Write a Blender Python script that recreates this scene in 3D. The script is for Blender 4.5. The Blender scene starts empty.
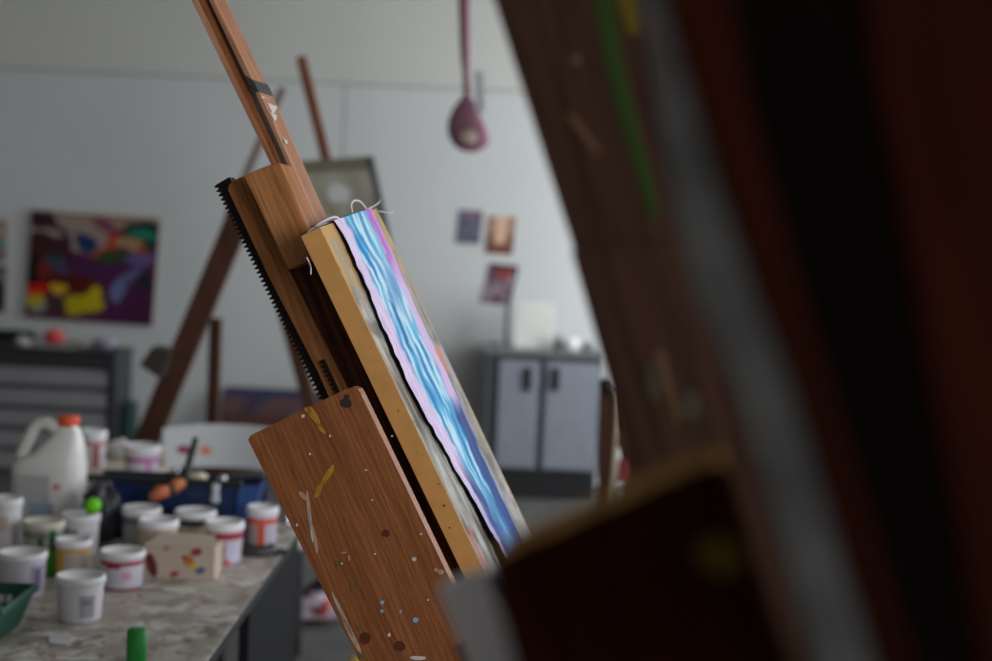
import bpy, bmesh, math, random
from mathutils import Vector, Matrix, noise
random.seed(7)
SC = bpy.context.scene
COL = SC.collection
PI = math.pi
V = Vector

# ------------------------------------------------------------------ camera model
FPX = 1378.0                      # 50 mm lens on a 36 mm sensor, 992 px wide
EYE = V((0, 0, 1.54))
_p, _r = math.atan(85.5 / FPX), math.radians(2.6)
_f = V((0, math.cos(_p), -math.sin(_p)))
_r0, _u0 = V((1, 0, 0)), V((0, math.sin(_p), math.cos(_p)))
CR = math.cos(_r) * _r0 + math.sin(_r) * _u0
CU = -math.sin(_r) * _r0 + math.cos(_r) * _u0

def ray(x, y): return _f + (x - 496) / FPX * CR - (y - 330.5) / FPX * CU
def at(x, y, Y):                  # the point seen at (x, y) standing Y metres into the room
    d = ray(x, y); return EYE + d * (Y / d.y)
def onz(x, y, z):                 # the point seen at (x, y) on the level z
    d = ray(x, y); return EYE + d * ((z - EYE.z) / d.z)

# ------------------------------------------------------------------ colours
def lin(c):
    c /= 255.0
    return c / 12.92 if c <= .04045 else ((c + .055) / 1.055) ** 2.4
def S(r, g, b, k=1.0):
    return tuple(min(.92, lin(v) / k) for v in (r, g, b)) + (1.0,)

# ------------------------------------------------------------------ materials
MATS = {}
def mat(name, color, rough=.6, metal=0.0, spec=.5, bump=0.0, bscale=60, vary=0.0, vscale=8.0, trans=0.0):
    if name in MATS: return MATS[name]
    m = bpy.data.materials.new(name); m.use_nodes = True
    nt = m.node_tree; b = nt.nodes['Principled BSDF']
    b.inputs['Base Color'].default_value = color
    b.inputs['Roughness'].default_value = rough
    b.inputs['Metallic'].default_value = metal
    b.inputs['Specular IOR Level'].default_value = spec
    if trans: b.inputs['Transmission Weight'].default_value = trans
    tc = nt.nodes.new('ShaderNodeTexCoord')
    nz = nt.nodes.new('ShaderNodeTexNoise'); nz.inputs['Scale'].default_value = vscale; nz.inputs['Detail'].default_value = 5
    nt.links.new(tc.outputs['Object'], nz.inputs['Vector'])
    v = vary or .06
    rp = nt.nodes.new('ShaderNodeValToRGB')
    rp.color_ramp.elements[0].position = .3; rp.color_ramp.elements[1].position = .7
    rp.color_ramp.elements[0].color = tuple(c * (1 - v) for c in color[:3]) + (1,)
    rp.color_ramp.elements[1].color = tuple(min(1, c * (1 + v)) for c in color[:3]) + (1,)
    nt.links.new(nz.outputs['Fac'], rp.inputs['Fac']); nt.links.new(rp.outputs['Color'], b.inputs['Base Color'])
    if bump:
        n2 = nt.nodes.new('ShaderNodeTexNoise'); n2.inputs['Scale'].default_value = bscale; n2.inputs['Detail'].default_value = 4
        nt.links.new(tc.outputs['Object'], n2.inputs['Vector'])
        bp = nt.nodes.new('ShaderNodeBump'); bp.inputs['Strength'].default_value = bump; bp.inputs['Distance'].default_value = .01
        nt.links.new(n2.outputs['Fac'], bp.inputs['Height']); nt.links.new(bp.outputs['Normal'], b.inputs['Normal'])
    MATS[name] = m; return m

def wood(name, dark, mid, light, grain=(1, 1, .06), scale=26, rough=.45, cont=1.0, streak=.75, spec=.14):
    """Oak-like grain running along the local axis with the small grain factor."""
    if name in MATS: return MATS[name]
    m = bpy.data.materials.new(name); m.use_nodes = True
    nt = m.node_tree; L = nt.links; b = nt.nodes['Principled BSDF']
    tc = nt.nodes.new('ShaderNodeTexCoord')
    mp = nt.nodes.new('ShaderNodeMapping'); mp.inputs['Scale'].default_value = grain
    L.new(tc.outputs['Object'], mp.inputs['Vector'])
    n1 = nt.nodes.new('ShaderNodeTexNoise'); n1.inputs['Scale'].default_value = scale; n1.inputs['Detail'].default_value = 5; n1.inputs['Distortion'].default_value = .6
    L.new(mp.outputs['Vector'], n1.inputs['Vector'])
    wv = nt.nodes.new('ShaderNodeTexWave'); wv.wave_type = 'BANDS'; wv.bands_direction = 'X'
    wv.inputs['Scale'].default_value = scale * .9; wv.inputs['Distortion'].default_value = 9; wv.inputs['Detail'].default_value = 3; wv.inputs['Detail Scale'].default_value = 1.2
    L.new(mp.outputs['Vector'], wv.inputs['Vector'])
    n2 = nt.nodes.new('ShaderNodeTexNoise'); n2.inputs['Scale'].default_value = scale * 9; n2.inputs['Detail'].default_value = 3
    L.new(mp.outputs['Vector'], n2.inputs['Vector'])
    r1 = nt.nodes.new('ShaderNodeValToRGB'); e = r1.color_ramp.elements
    e[0].position = .25; e[0].color = dark; e[1].position = .75; e[1].color = light
    x = r1.color_ramp.elements.new(.5); x.color = mid
    ma = nt.nodes.new('ShaderNodeMath'); ma.operation = 'MULTIPLY_ADD'; ma.inputs[1].default_value = .30 * cont; 
    L.new(wv.outputs['Fac'], ma.inputs[0])
    mb = nt.nodes.new('ShaderNodeMath'); mb.operation = 'MULTIPLY_ADD'; mb.inputs[1].default_value = .7; mb.inputs[2].default_value = .15 - .15 * cont
    L.new(n1.outputs['Fac'], mb.inputs[0]); L.new(mb.outputs[0], ma.inputs[2])
    L.new(ma.outputs[0], r1.inputs['Fac'])
    r2 = nt.nodes.new('ShaderNodeValToRGB'); r2.color_ramp.elements[0].position = .36; r2.color_ramp.elements[1].position = .5
    r2.color_ramp.elements[0].color = (.45, .42, .4, 1); r2.color_ramp.elements[1].color = (1, 1, 1, 1)
    L.new(n2.outputs['Fac'], r2.inputs['Fac'])
    mx = nt.nodes.new('ShaderNodeMix'); mx.data_type = 'RGBA'; mx.blend_type = 'MULTIPLY'; mx.inputs['Factor'].default_value = streak
    L.new(r1.outputs['Color'], mx.inputs['A']); L.new(r2.outputs['Color'], mx.inputs['B'])
    L.new(mx.outputs['Result'], b.inputs['Base Color'])
    b.inputs['Roughness'].default_value = rough; b.inputs['Specular IOR Level'].default_value = spec
    bp = nt.nodes.new('ShaderNodeBump'); bp.inputs['Strength'].default_value = .25; bp.inputs['Distance'].default_value = .002
    L.new(n2.outputs['Fac'], bp.inputs['Height']); L.new(bp.outputs['Normal'], b.inputs['Normal'])
    MATS[name] = m; return m

def paint_mat(name, rough=.5, bump=.3, bscale=120, spec=.3):
    """Paint laid on a surface: pattern colours from the mesh, brush relief from noise."""
    m = bpy.data.materials.new(name); m.use_nodes = True
    nt = m.node_tree; b = nt.nodes['Principled BSDF']
    a = nt.nodes.new('ShaderNodeVertexColor'); a.layer_name = 'paint'
    nt.links.new(a.outputs['Color'], b.inputs['Base Color']); b.inputs['Roughness'].default_value = rough; b.inputs['Specular IOR Level'].default_value = spec
    tc = nt.nodes.new('ShaderNodeTexCoord'); n2 = nt.nodes.new('ShaderNodeTexNoise'); n2.inputs['Scale'].default_value = bscale
    nt.links.new(tc.outputs['Object'], n2.inputs['Vector'])
    bp = nt.nodes.new('ShaderNodeBump'); bp.inputs['Strength'].default_value = bump; bp.inputs['Distance'].default_value = .003
    nt.links.new(n2.outputs['Fac'], bp.inputs['Height']); nt.links.new(bp.outputs['Normal'], b.inputs['Normal'])
    return m

# ------------------------------------------------------------------ objects
ROOTM = {}
def tag(o, label=None, cat=None, group=None, kind=None):
    if label: o['label'] = label
    if cat: o['category'] = cat
    if group: o['group'] = group
    if kind: o['kind'] = kind
    return o
def thing(name, label, cat, loc=(0, 0, 0), M=None, group=None):
    o = bpy.data.objects.new(name, None); o.empty_display_size = .05
    COL.objects.link(o)
    o.matrix_world = M if M is not None else Matrix.Translation(loc)
    ROOTM[o.name] = o.matrix_world.copy() if M is None else M.copy()
    if M is None: ROOTM[o.name] = Matrix.Translation(loc)
    return tag(o, label, cat, group)

class MB:
    def __init__(s): s.v = []; s.f = []; s.mi = []; s.sm = []; s.col = []
    def add(s, vs, fs, mi=0, smooth=False, cols=None):
        o = len(s.v); s.v += [V(p) for p in vs]
        for f in fs: s.f.append([o + i for i in f]); s.mi.append(mi); s.sm.append(smooth)
        s.col += cols if cols else [(1, 1, 1, 1)] * len(vs)
        return s
    def box(s, lo, hi, mi=0):
        (a, b, c), (d, e, f) = lo, hi
        return s.add([(a,b,c),(d,b,c),(d,e,c),(a,e,c),(a,b,f),(d,b,f),(d,e,f),(a,e,f)],
                     [(0,3,2,1),(4,5,6,7),(0,1,5,4),(1,2,6,5),(2,3,7,6),(3,0,4,7)], mi)
    def prism(s, pts, d, mi=0):
        """closed outline pts extruded by vector d"""
        n = len(pts); d = V(d); pts = [V(p) for p in pts]
        nn = V((0, 0, 0))
        for i in range(n): nn += pts[i].cross(pts[(i + 1) % n])
        if nn.dot(d) > 0: pts = pts[::-1]
        vs = pts + [p + d for p in pts]
        fs = [tuple(range(n)), tuple(range(2 * n - 1, n - 1, -1))]
        fs += [(i, i + n, (i + 1) % n + n, (i + 1) % n) for i in range(n)]
        fs = [fs[0], fs[1]] + [tuple(reversed(q)) for q in fs[2:]]
        return s.add(vs, fs, mi)
    def bar(s, p, q, w, h, side=(1, 0, 0), mi=0):
        p, q = V(p), V(q); z = (q - p).normalized(); x = V(side); x = (x - z * x.dot(z)).normalized(); y = z.cross(x)
        vs = []
        for c in (p, q):
            for sx, sy in ((-1,-1),(1,-1),(1,1),(-1,1)): vs.append(c + x * sx * w / 2 + y * sy * h / 2)
        return s.add(vs, [(0,3,2,1),(4,5,6,7),(0,1,5,4),(1,2,6,5),(2,3,7,6),(3,0,4,7)], mi)
    def tube(s, pts, r, n=10, mi=0):
        pts = [V(p) for p in pts]; rs = r if isinstance(r, (list, tuple)) else [r] * len(pts)
        vs = []; x = None
        for i, p in enumerate(pts):
            t = (pts[min(i + 1, len(pts) - 1)] - pts[max(i - 1, 0)]).normalized()
            if x is None:
                x = t.orthogonal().normalized()
            x = (x - t * x.dot(t)).normalized(); y = t.cross(x)
            vs += [p + (x * math.cos(2 * PI * k / n) + y * math.sin(2 * PI * k / n)) * rs[i] for k in range(n)]
        fs = [(i*n+k, i*n+(k+1) % n, (i+1)*n+(k+1) % n, (i+1)*n+k) for i in range(len(pts) - 1) for k in range(n)]
        fs += [tuple(range(n - 1, -1, -1)), tuple(range((len(pts)-1)*n, len(pts)*n))]
        return s.add(vs, fs, mi, True)
    def lathe(s, prof, n=32, c=(0, 0, 0), mi=0, cap=True, sx=1.0, sy=1.0):
        c = V(c); vs = []
        for r, z in prof: vs += [c + V((r * sx * math.cos(2*PI*k/n), r * sy * math.sin(2*PI*k/n), z)) for k in range(n)]
        fs = [(i*n+k, i*n+(k+1) % n, (i+1)*n+(k+1) % n, (i+1)*n+k) for i in range(len(prof)-1) for k in range(n)]
        if cap: fs += [tuple(range(n-1, -1, -1)), tuple(range((len(prof)-1)*n, len(prof)*n))]
        return s.add(vs, fs, mi, True)
    def blob(s, c, r, n=14, jag=.0, seed=0, mi=0, sq=(1, 1, 1)):
        c = V(c); rows = n // 2; prof = []; vs = []
        for i in range(rows + 1):
            a = PI * i / rows
            for k in range(n):
                d = V((math.sin(a) * math.cos(2*PI*k/n), math.sin(a) * math.sin(2*PI*k/n), -math.cos(a)))
                q = r * (1 + jag * noise.noise(d * 2.2 + V((seed * 3.1, seed, 0))))
                vs.append(c + V((d.x * sq[0], d.y * sq[1], d.z * sq[2])) * q)
        fs = [(i*n+k, i*n+(k+1) % n, (i+1)*n+(k+1) % n, (i+1)*n+k) for i in range(rows) for k in range(n)]
        return s.add(vs, fs, mi, True)
    def grid(s, P, C, ns, nt, mi=0, smooth=True, flip=False):
        vs, cs = [], []
        for j in range(nt + 1):
            for i in range(ns + 1):
                vs.append(P(i / ns, j / nt)); cs.append(C(i / ns, j / nt))
        w = ns + 1
        fs = [(j*w+i, j*w+i+1, (j+1)*w+i+1, (j+1)*w+i) for j in range(nt) for i in range(ns)]
        if flip: fs = [f[::-1] for f in fs]
        return s.add(vs, fs, mi, smooth, cs)
    def build(s, name, mats, parent=None, world=False, bevel=0.0, seg=2, colors=False):
        me = bpy.data.meshes.new(name)
        vs = s.v
        if world and parent: inv = full(parent).inverted(); vs = [inv @ p for p in vs]
        me.from_pydata([tuple(p) for p in vs], [], s.f)
        for m in (mats if isinstance(mats, (list, tuple)) else [mats]): me.materials.append(m)
        me.polygons.foreach_set('material_index', s.mi); me.polygons.foreach_set('use_smooth', s.sm)
        if colors:
            at_ = me.color_attributes.new('paint', 'FLOAT_COLOR', 'POINT')
            at_.data.foreach_set('color', [x for c in s.col for x in c])
        me.update()
        if not colors:
            bm = bmesh.new(); bm.from_mesh(me); bmesh.ops.recalc_face_normals(bm, faces=bm.faces); bm.to_mesh(me); bm.free()
        o = bpy.data.objects.new(name, me); COL.objects.link(o)
        if parent: o.parent = parent
        if bevel:
            b = o.modifiers.new('bevel', 'BEVEL'); b.width = bevel; b.segments = seg; b.limit_method = 'ANGLE'; b.harden_normals = False
        return o
def full(o):
    if o is None: return Matrix.Identity(4)
    if o.name in ROOTM: return ROOTM[o.name]
    return full(o.parent)
def basis(x, y, z, o):
    return Matrix(((x.x, y.x, z.x, o.x), (x.y, y.y, z.y, o.y), (x.z, y.z, z.z, o.z), (0, 0, 0, 1)))

def mixc(a, b, t):
    t = max(0, min(1, t)); return tuple(a[i] * (1 - t) + b[i] * t for i in range(3)) + (1,)
def nz(x, y, z=0): return noise.noise(V((x, y, z)))
def sstep(a, b, x):
    t = max(0, min(1, (x - a) / (b - a))); return t * t * (3 - 2 * t)

# ------------------------------------------------------------------ common materials
W_ORANGE = wood('warm_oak', S(132, 82, 46), S(170, 112, 68), S(192, 134, 88), cont=.4, scale=34, streak=.45)
W_RED = wood('stained_oak', S(110, 63, 37), S(140, 85, 51), S(160, 103, 64), grain=(1, 1, .07), scale=46, cont=.45, streak=.4)
W_MAST = wood('mast_beech', S(140, 92, 66), S(178, 128, 98), S(200, 156, 126), cont=.45, streak=.5)
W_DARK = wood('dark_stained_wood', S(54, 30, 19), S(80, 44, 27), S(104, 60, 38))
W_BACK = wood('brown_easel_wood', S(66, 42, 32), S(90, 60, 46), S(108, 74, 58))
W_FORE = wood('umber_wood', S(44, 28, 20), S(58, 37, 26), S(68, 45, 32), scale=14, cont=.6, rough=.7, spec=.12)
W_FRED = wood('mahogany_wood', S(34, 12, 5), S(45, 16, 6), S(53, 20, 8), grain=(1, 1, .06), scale=14, cont=.6, rough=.8, spec=.03)
M_IRON = mat('blackened_iron', S(38, 30, 27), .45, .6)
M_STEEL = mat('dull_steel', S(120, 120, 122), .4, .9)
M_BLACK = mat('black_plastic', S(26, 26, 28), .5)
M_WHITE = mat('white_plastic', S(226, 226, 228), .4)
M_CHROME = mat('chrome_tube', S(190, 190, 195), .2, 1.0)

# ------------------------------------------------------------------ the room
XL, XR, YF, YB, ZC = -4.6, 2.3, -2.6, 8.9, 3.5
SEAM = 2.525
M_WALL = mat('cool_white_wall_paint', S(216, 219, 219), .8, bump=.05, bscale=40, vary=.02, vscale=1.2)
M_WALLW = mat('cream_white_wall_paint', S(216, 217, 211), .8, bump=.05, bscale=40, vary=.02, vscale=1.2)
M_SIDE = mat('grey_side_wall_paint', S(118, 114, 110), .9, vary=.03)
M_JOINT = mat('joint_grey', S(110, 110, 108), .9)  # grey backing that shows in the open wall joints
M_FLOOR = mat('grey_concrete_floor', S(88, 88, 87), .7, vary=.18, vscale=5, bump=.1)
w = MB()
w.box((XL, YB + .012, 0), (XR, YB + .16, ZC), 1)
for x0, x1 in ((XL, -3.48), (-3.474, -1.040), (-1.032, 1.40), (1.406, XR)):
    w.box((x0, YB, 0), (x1, YB + .02, SEAM - .004), 0)
w.box((XL, YB, SEAM + .004), (XR, YB + .02, ZC), 2)
tag(w.build('wall_back', [M_WALL, M_JOINT, M_WALLW]), kind='structure')
tag(MB().box((XL - .15, YF, 0), (XL, YB, ZC)).build('wall_left', M_SIDE), kind='structure')
tag(MB().box((XL, YF - .15, 0), (XR, YF, ZC)).build('wall_front', mat('grey_front_wall_paint', S(164, 160, 154), .9)), kind='structure')
tag(MB().box((XL, YF, -.12), (XR, YB, 0)).build('floor', M_FLOOR), kind='structure')
tag(MB().box((XL, YF, ZC), (XR, YB, ZC + .12)).build('ceiling', mat('ceiling_paint', S(164, 162, 158), .9)), kind='structure')
WINS = [(-1.9, .5, 1.0, 2.9), (2.4, 4.6, .95, 2.9), (6.0, 8.6, .7, 3.1)]  # first window, unseen beside the camera, is added to light the side board
wr = MB(); ys = YF
for (a, b, z0, z1) in WINS:
    wr.box((XR, ys, 0), (XR + .15, a, ZC)); wr.box((XR, a, 0), (XR + .15, b, z0)); wr.box((XR, a, z1), (XR + .15, b, ZC)); ys = b
wr.box((XR, ys, 0), (XR + .15, YB, ZC))
tag(wr.build('wall_right', M_WALL), kind='structure')
M_FRAME = mat('white_window_frame', S(215, 215, 215), .5)
M_GLASS = mat('window_glass', (.95, .97, 1, 1), .02, trans=1.0)
POWER = [128, 34, 110]
for i, (a, b, z0, z1) in enumerate(WINS):
    fr = MB(); t = .05
    fr.box((XR + .05, a, z0), (XR + .11, b, z0 + t)); fr.box((XR + .05, a, z1 - t), (XR + .11, b, z1))
    for y in (a, (a + b) / 2 - t / 2, b - t): fr.box((XR + .05, y, z0 + t), (XR + .11, y + t, z1 - t))
    wo = fr.build('window_%d' % (i + 1), M_FRAME); tag(wo, kind='structure')
    MB().box((XR + .078, a + t, z0 + t), (XR + .084, b - t, z1 - t)).build('pane', M_GLASS, wo)
    ld = bpy.data.lights.new('window_daylight', 'AREA'); ld.shape = 'RECTANGLE'; ld.size = z1 - z0 - .1; ld.size_y = b - a - .1
    ld.energy = POWER[i]; ld.color = (.955, .98, 1.0)
    lo = bpy.data.objects.new('window_daylight', ld); COL.objects.link(lo)
    lo.matrix_world = basis(V((0, 0, 1)), V((0, 1, 0)), V((1, 0, 0)), V((XR + .03, (a + b) / 2, (z0 + z1) / 2)))   # shines along -x
wd = bpy.data.worlds.new('overcast_sky'); SC.world = wd; wd.use_nodes = True
wd.node_tree.nodes['Background'].inputs['Color'].default_value = (.75, .85, 1, 1)
wd.node_tree.nodes['Background'].inputs['Strength'].default_value = 1.0

cd = bpy.data.cameras.new('camera'); co = bpy.data.objects.new('camera', cd); COL.objects.link(co)
cd.sensor_width = 36; cd.lens = FPX * 36 / 992
co.matrix_world = basis(CR, CU, -_f, EYE)
cd.clip_start = .02
cd.dof.use_dof = True; cd.dof.focus_distance = 1.78; cd.dof.aperture_fstop = 2.8; cd.dof.aperture_blades = 0
SC.camera = co
vs_ = SC.view_settings
SC.display_settings.display_device = 'sRGB'
vs_.view_transform = 'Standard'; vs_.look = 'None'; vs_.gamma = 1; vs_.use_curve_mapping = False; vs_.exposure = -0.15

# ------------------------------------------------------------------ the easel in focus
class Frame:
    """An easel's own axes: n out of its front, w across it, u up along its lean, measured from its foot on the floor."""
    def __init__(s, a, L, O):
        nh = V((math.cos(a), -math.sin(a), 0)); s.w = V((math.sin(a), math.cos(a), 0))
        s.n = math.cos(L) * nh + math.sin(L) * V((0, 0, 1)); s.u = math.cos(L) * V((0, 0, 1)) - math.sin(L) * nh
        s.O = V(O); s.up0 = O.z / math.cos(L); s.B = s.O - s.u * s.up0
        s.M = basis(s.n, s.w, s.u, s.B)
    def __call__(s, x, y, c):        # where the sight line (x, y) meets the easel's side plane w = c, in easel axes
        d = ray(x, y); P = EYE + d * (((s.O - EYE).dot(s.w) + c) / d.dot(s.w)) - s.B
        return V((P.dot(s.n), P.dot(s.w), P.dot(s.u)))
def slab(fr, px, c, th, mi=0, mb=None, front=None):
    mb = mb or MB(); P = [fr(x, y, c) for x, y in px]
    if front is not None: P = [V((min(p.x, front), p.y, p.z)) for p in P]
    return mb.prism(P, (0, th, 0), mi)
BK = -.0305     # everything behind the board stays behind this plane
def splash(mb, ctr, pts, mi, th=.0004):
    """a raised paint mark: outline pts in easel axes on the near side of a board"""
    return mb.prism(pts, (0, -th, 0), mi)
def marks(fr, mb, c, px, mi, th=.0005):
    return mb.prism([fr(x, y, c) for x, y in px], (0, -th, 0), mi)
def dot_px(x, y, rx, ry, n=9, rot=0.0, seed=0):
    out = []
    for k in range(n):
        a = 2 * PI * k / n; q = 1 + .25 * nz(math.cos(a) + seed, math.sin(a) + seed)
        X, Y = rx * q * math.cos(a), ry * q * math.sin(a)
        out.append((x + X * math.cos(rot) - Y * math.sin(rot), y + X * math.sin(rot) + Y * math.cos(rot)))
    return out

E1 = Frame(math.radians(12.22), math.radians(26.79), at(320, 227, 1.78))
easel = thing('studio_easel', 'warm brown wooden studio easel with black toothed rack leaning in the middle, in sharp focus', 'easel', M=E1.M)
M_YEL = mat('yellow_ochre_paint', S(178, 128, 44), .4, vary=.25, vscale=90); M_WP = mat('white_paint_smear', S(205, 200, 198), .4); M_SM = mat('thin_grey_smear', S(176, 146, 126), .4, vary=.2, vscale=120)
M_BLUE = mat('light_blue_paint', S(130, 185, 210), .4); M_PLUG = mat('dark_wood_plug', S(88, 42, 26), .5)
M_GRN = mat('dark_green_paint', S(96, 84, 50), .5); M_INK = mat('black_ink_blot', S(58, 42, 38), .5)
# wide side board, nearest to the camera
cP = -.075
pl = MB(); slab(E1, [(248, 440), (250, 436), (254, 433.5), (345, 389.5), (353, 387), (358, 389), (361, 394), (556, 800), (432, 806)], cP, .017, 0, pl)
for (x, y, rx, ry, rot, mi) in ((314, 416, 11, 3.4, 1.05, 1), (321, 429, 7, 2.2, .9, 1), (308, 410, 4, 2.4, .5, 1), (327, 476, 12, 3, -1.0, 1), (318, 491, 7, 3, -1.2, 1), (322, 484, 6, 1.6, -.9, 1),
        (309, 512, 20, 1.8, 1.45, 7), (315, 540, 15, 1.5, 1.4, 7), (303, 496, 6, 2.2, .8, 7), (311, 527, 16, 1.0, 1.45, 2), (342, 614, 24, 1.9, 1.12, 7), (352, 636, 20, 2.6, 1.1, 7), (340, 610, 18, .8, 1.1, 2)):
    marks(E1, pl, cP, dot_px(x, y, rx, ry, 22, rot, x * 1.7), mi)
for (x, y, rx, ry, m) in ((414, 559, 2.4, 2, 2), (441, 572, 3.4, 2.6, 7), (436, 570, 2, 2, 7), (415.5, 620, 3, 2.5, 3), (382, 602.5, 2.2, 2, 3), (382, 611, 1.6, 1.6, 3), (400.5, 611.5, 1.2, 1.5, 3),
        (303, 416, 1.8, 1.8, 2), (344, 552.5, 2.6, .8, 7), (349, 558, .7, 3, 7), (310, 454, 1.2, 1.2, 2), (297, 525, 1, 1.6, 2), (389, 635, 1.5, 2, 2), (375, 554, 1, 1, 2), (342, 563.5, 1, 1, 2),
        (346, 403, 6, 5, 6), (400, 646, 6, 5.5, 4), (365.5, 638, 6, 6, 4), (347, 397, 3, 3, 6), (338, 564, 3, 3, 5), (359, 628, 3, 2, 5), (361, 655, 4, 4, 5), (418, 658, 8, 2, 2), (386, 533, 4, 4, 4), (352, 588, 2, 5, 5),
        (421, 534, 1, 1.2, 2), (392, 436, 1, 1, 2), (366, 470, 1.4, 1, 2), (330, 436, 1, 1.4, 2), (372, 500, .9, .9, 2), (428, 600, 1, 1, 2)):
    marks(E1, pl, cP, dot_px(x, y, rx, ry, 10, 0, x), m)
pl.build('side_board', [W_RED, M_YEL, M_WP, M_BLUE, M_PLUG, M_GRN, M_INK, M_SM], easel, bevel=.0016)
# outer rail and rounded slider block
slab(E1, [(227.5, 190), (229, 184), (234, 180), (243, 176), (292, 276), (346, 386), (420, 540), (395, 548), (317, 371), (268, 276)], .068, .03, front=BK).build('outer_rail', W_ORANGE, easel, bevel=.0015)
slab(E1, [(243, 176), (258, 169), (270, 164.5), (278, 162.5), (285, 162.5), (290, 165), (295, 171), (322, 226), (334, 250), (288, 270)], .046, .05, front=BK).build('slider_block', W_ORANGE, easel, bevel=.0025)
slab(E1, [(284, 256), (330, 236), (560, 700), (505, 726)], .072, .03, front=BK).build('inner_panel', W_DARK, easel, bevel=.0015)
slab(E1, [(338, 380), (352, 372), (530, 735), (512, 744)], .074, .019, front=BK - .012).build('lower_rail', W_DARK, easel, bevel=.001)
# toothed rack
def rack(p, q, width, pitch, c, th, depth, name):
    a, b = E1(*p, c), E1(*q, c); d = (b - a); n = int(d.length / pitch); z = d.normalized(); s = V((z.z, 0, -z.x))
    if s.x < 0: s = -s
    m = MB()
    m.prism([a + s * depth, a + s * width, b + s * width, b + s * depth], (0, th, 0))
    for i in range(n):
        t0 = a + z * i * pitch
        m.prism([t0 + s * (depth + .0005), t0 + s * .0008 + z * pitch * .18, t0 + z * pitch * .42, t0 + s * (depth + .0005) + z * pitch * .66], (0, th, 0))
    return m.build(name, M_IRON, easel)
rack((213.5, 186), (341, 446), .026, .0066, .076, .018, .0055, 'toothed_rack')
rack((318, 362), (352, 432), .0085, .0066, .063, .004, .0045, 'inner_rack')
# mast: rear bar, front strip with a gap, clip
cM = .12
def mline(y, k):   # the mast's three long edges
    if k == 0: return 195 + (274.4 - 195) / 160 * y
    if k == 1: return 214.5 + (318 - 214.5) / 218 * y
    return 229 + (332.5 - 229) / 218 * y
mb = MB(); slab(E1, [(mline(-260, 0), -260), (mline(-260, 0) + 8, -260), (mline(700, 0) + 8, 700), (mline(700, 0), 700)], cM, .055, 0, mb, BK)
mb.build('mast', W_MAST, easel, bevel=.0012)
slab(E1, [(mline(-260, 0) + 7, -260), (mline(-260, 1) - 6, -260), (mline(700, 1) - 6, 700), (mline(700, 0) + 7, 700)], cM + .004, .05, front=BK - .002).build('mast_groove', W_RED, easel)
slab(E1, [(mline(-260, 1) - 6, -260), (mline(-260, 1), -260), (mline(86, 1), 86), (mline(86, 1) - 6, 86)], cM, .053).build('front_strip', W_MAST, easel, bevel=.0012)
fs = MB(); slab(E1, [(mline(92, 1) - 3, 92), (mline(92, 1) + 1, 92), (mline(700, 1) + 1, 700), (mline(700, 1) - 3, 700)], cM + .002, .051, 0, fs, BK)
for (y0, h, wd0, wd1) in ((102, 11, .25, .95), (112, 9, .1, .55), (138, 6, .15, .4), (96, 3, .0, .6)):
    a = E1(mline(y0, 1) + 1, y0, cM + .002); b = E1(mline(y0 + h, 1) + 1, y0 + h, cM + .002)
    fs.prism([a + V((0, .05 * wd0, 0)), a + V((0, .05 * wd1, -.002)), b + V((0, .05 * (wd0 + .2), .003)), b + V((0, .05 * wd0, 0))], (.0006, 0, 0), 1)
fs.build('front_strip', [W_MAST, M_WP], easel, bevel=.0012)
slab(E1, [(mline(77, 1) - 6, 75), (mline(79, 1) + 1, 80), (mline(91, 1) + 1, 91), (mline(91, 1) - 3.5, 92)], cM - .001, .056).build('metal_clip', mat('grey_clip_metal', S(74, 76, 78), .5, .6), easel, bevel=.0008)
tk = E1(300, 200, cM)
MB().box((tk.x - .012, .155, .05), (tk.x + .0, .19, 1.2)).build('lower_mast', W_DARK, easel)
# ledge that carries the board, and the floor frame
led = E1(*(478, 642), 0.0)
lz = E1.up0 - .62
MB().box((led.x - .15, -.05, lz - .03), (led.x + .05, .42, lz)).build('ledge', W_RED, easel, bevel=.002)
ff = MB()
for s in (-.06, .36):
    a = E1.B + E1.w * s; hx = V((E1.n.x, E1.n.y, 0)).normalized()
    ff.bar(a + hx * .25 + V((0, 0, .045)), a - hx * 1.05 + V((0, 0, .045)), .07, .07, (0, 0, 1)).bar(a + V((0, 0, .05)) - hx * .02, a + E1.u * (E1.up0 - .55), .04, .05, E1.w)
    ff.bar(a - hx * .95 + V((0, 0, .06)), a + E1.u * 1.1 - E1.n * .03, .04, .04, E1.w)
ff.bar(E1.B + E1.w * -.06 - hx * .9 + V((0, 0, .045)), E1.B + E1.w * .36 - hx * .9 + V((0, 0, .045)), .06, .06, (0, 0, 1))
ff.build('floor_frame', W_DARK, easel, world=True, bevel=.002)

# the board on it, slightly askew
t_ = math.radians(7.38); WB, LB, TB = .30, .62, .0288
bw = math.cos(t_) * E1.w + math.sin(t_) * E1.u; bu = math.cos(t_) * E1.u - math.sin(t_) * E1.w
MBRD = basis(E1.n, bw, bu, E1.O - bu * LB)
board = thing('painting_board', 'tan wooden board smeared with grey paint standing edge-on on the middle easel', 'board', M=MBRD)
M_TAN = mat('tan_fibreboard_edge', S(206, 150, 86), .6, vary=.1, vscale=30)
bb = MB().box((-TB, 0, 0), (-.001, WB, LB))
for (z, y0, s) in ((.22, 2, .0022), (.25, 1, .0016), (.19, 3, .0018), (.36, 2, .0015), (.45, 1.5, .001), (.12, 2, .002), (.3, 2.4, .001)):
    x = -.006 * y0
    bb.prism([(x, 0, z), (x + s, 0, z + s * .6), (x + s * .6, 0, z + s * 1.7), (x - s * .5, 0, z + s)], (0, -.0003, 0), 1)
bb.build('board_core', [M_TAN, M_INK], board, bevel=.0012)
G0, G1, G2, TAN = S(104, 104, 100), S(196, 198, 196), S(70, 68, 68), S(196, 158, 104)
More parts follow.
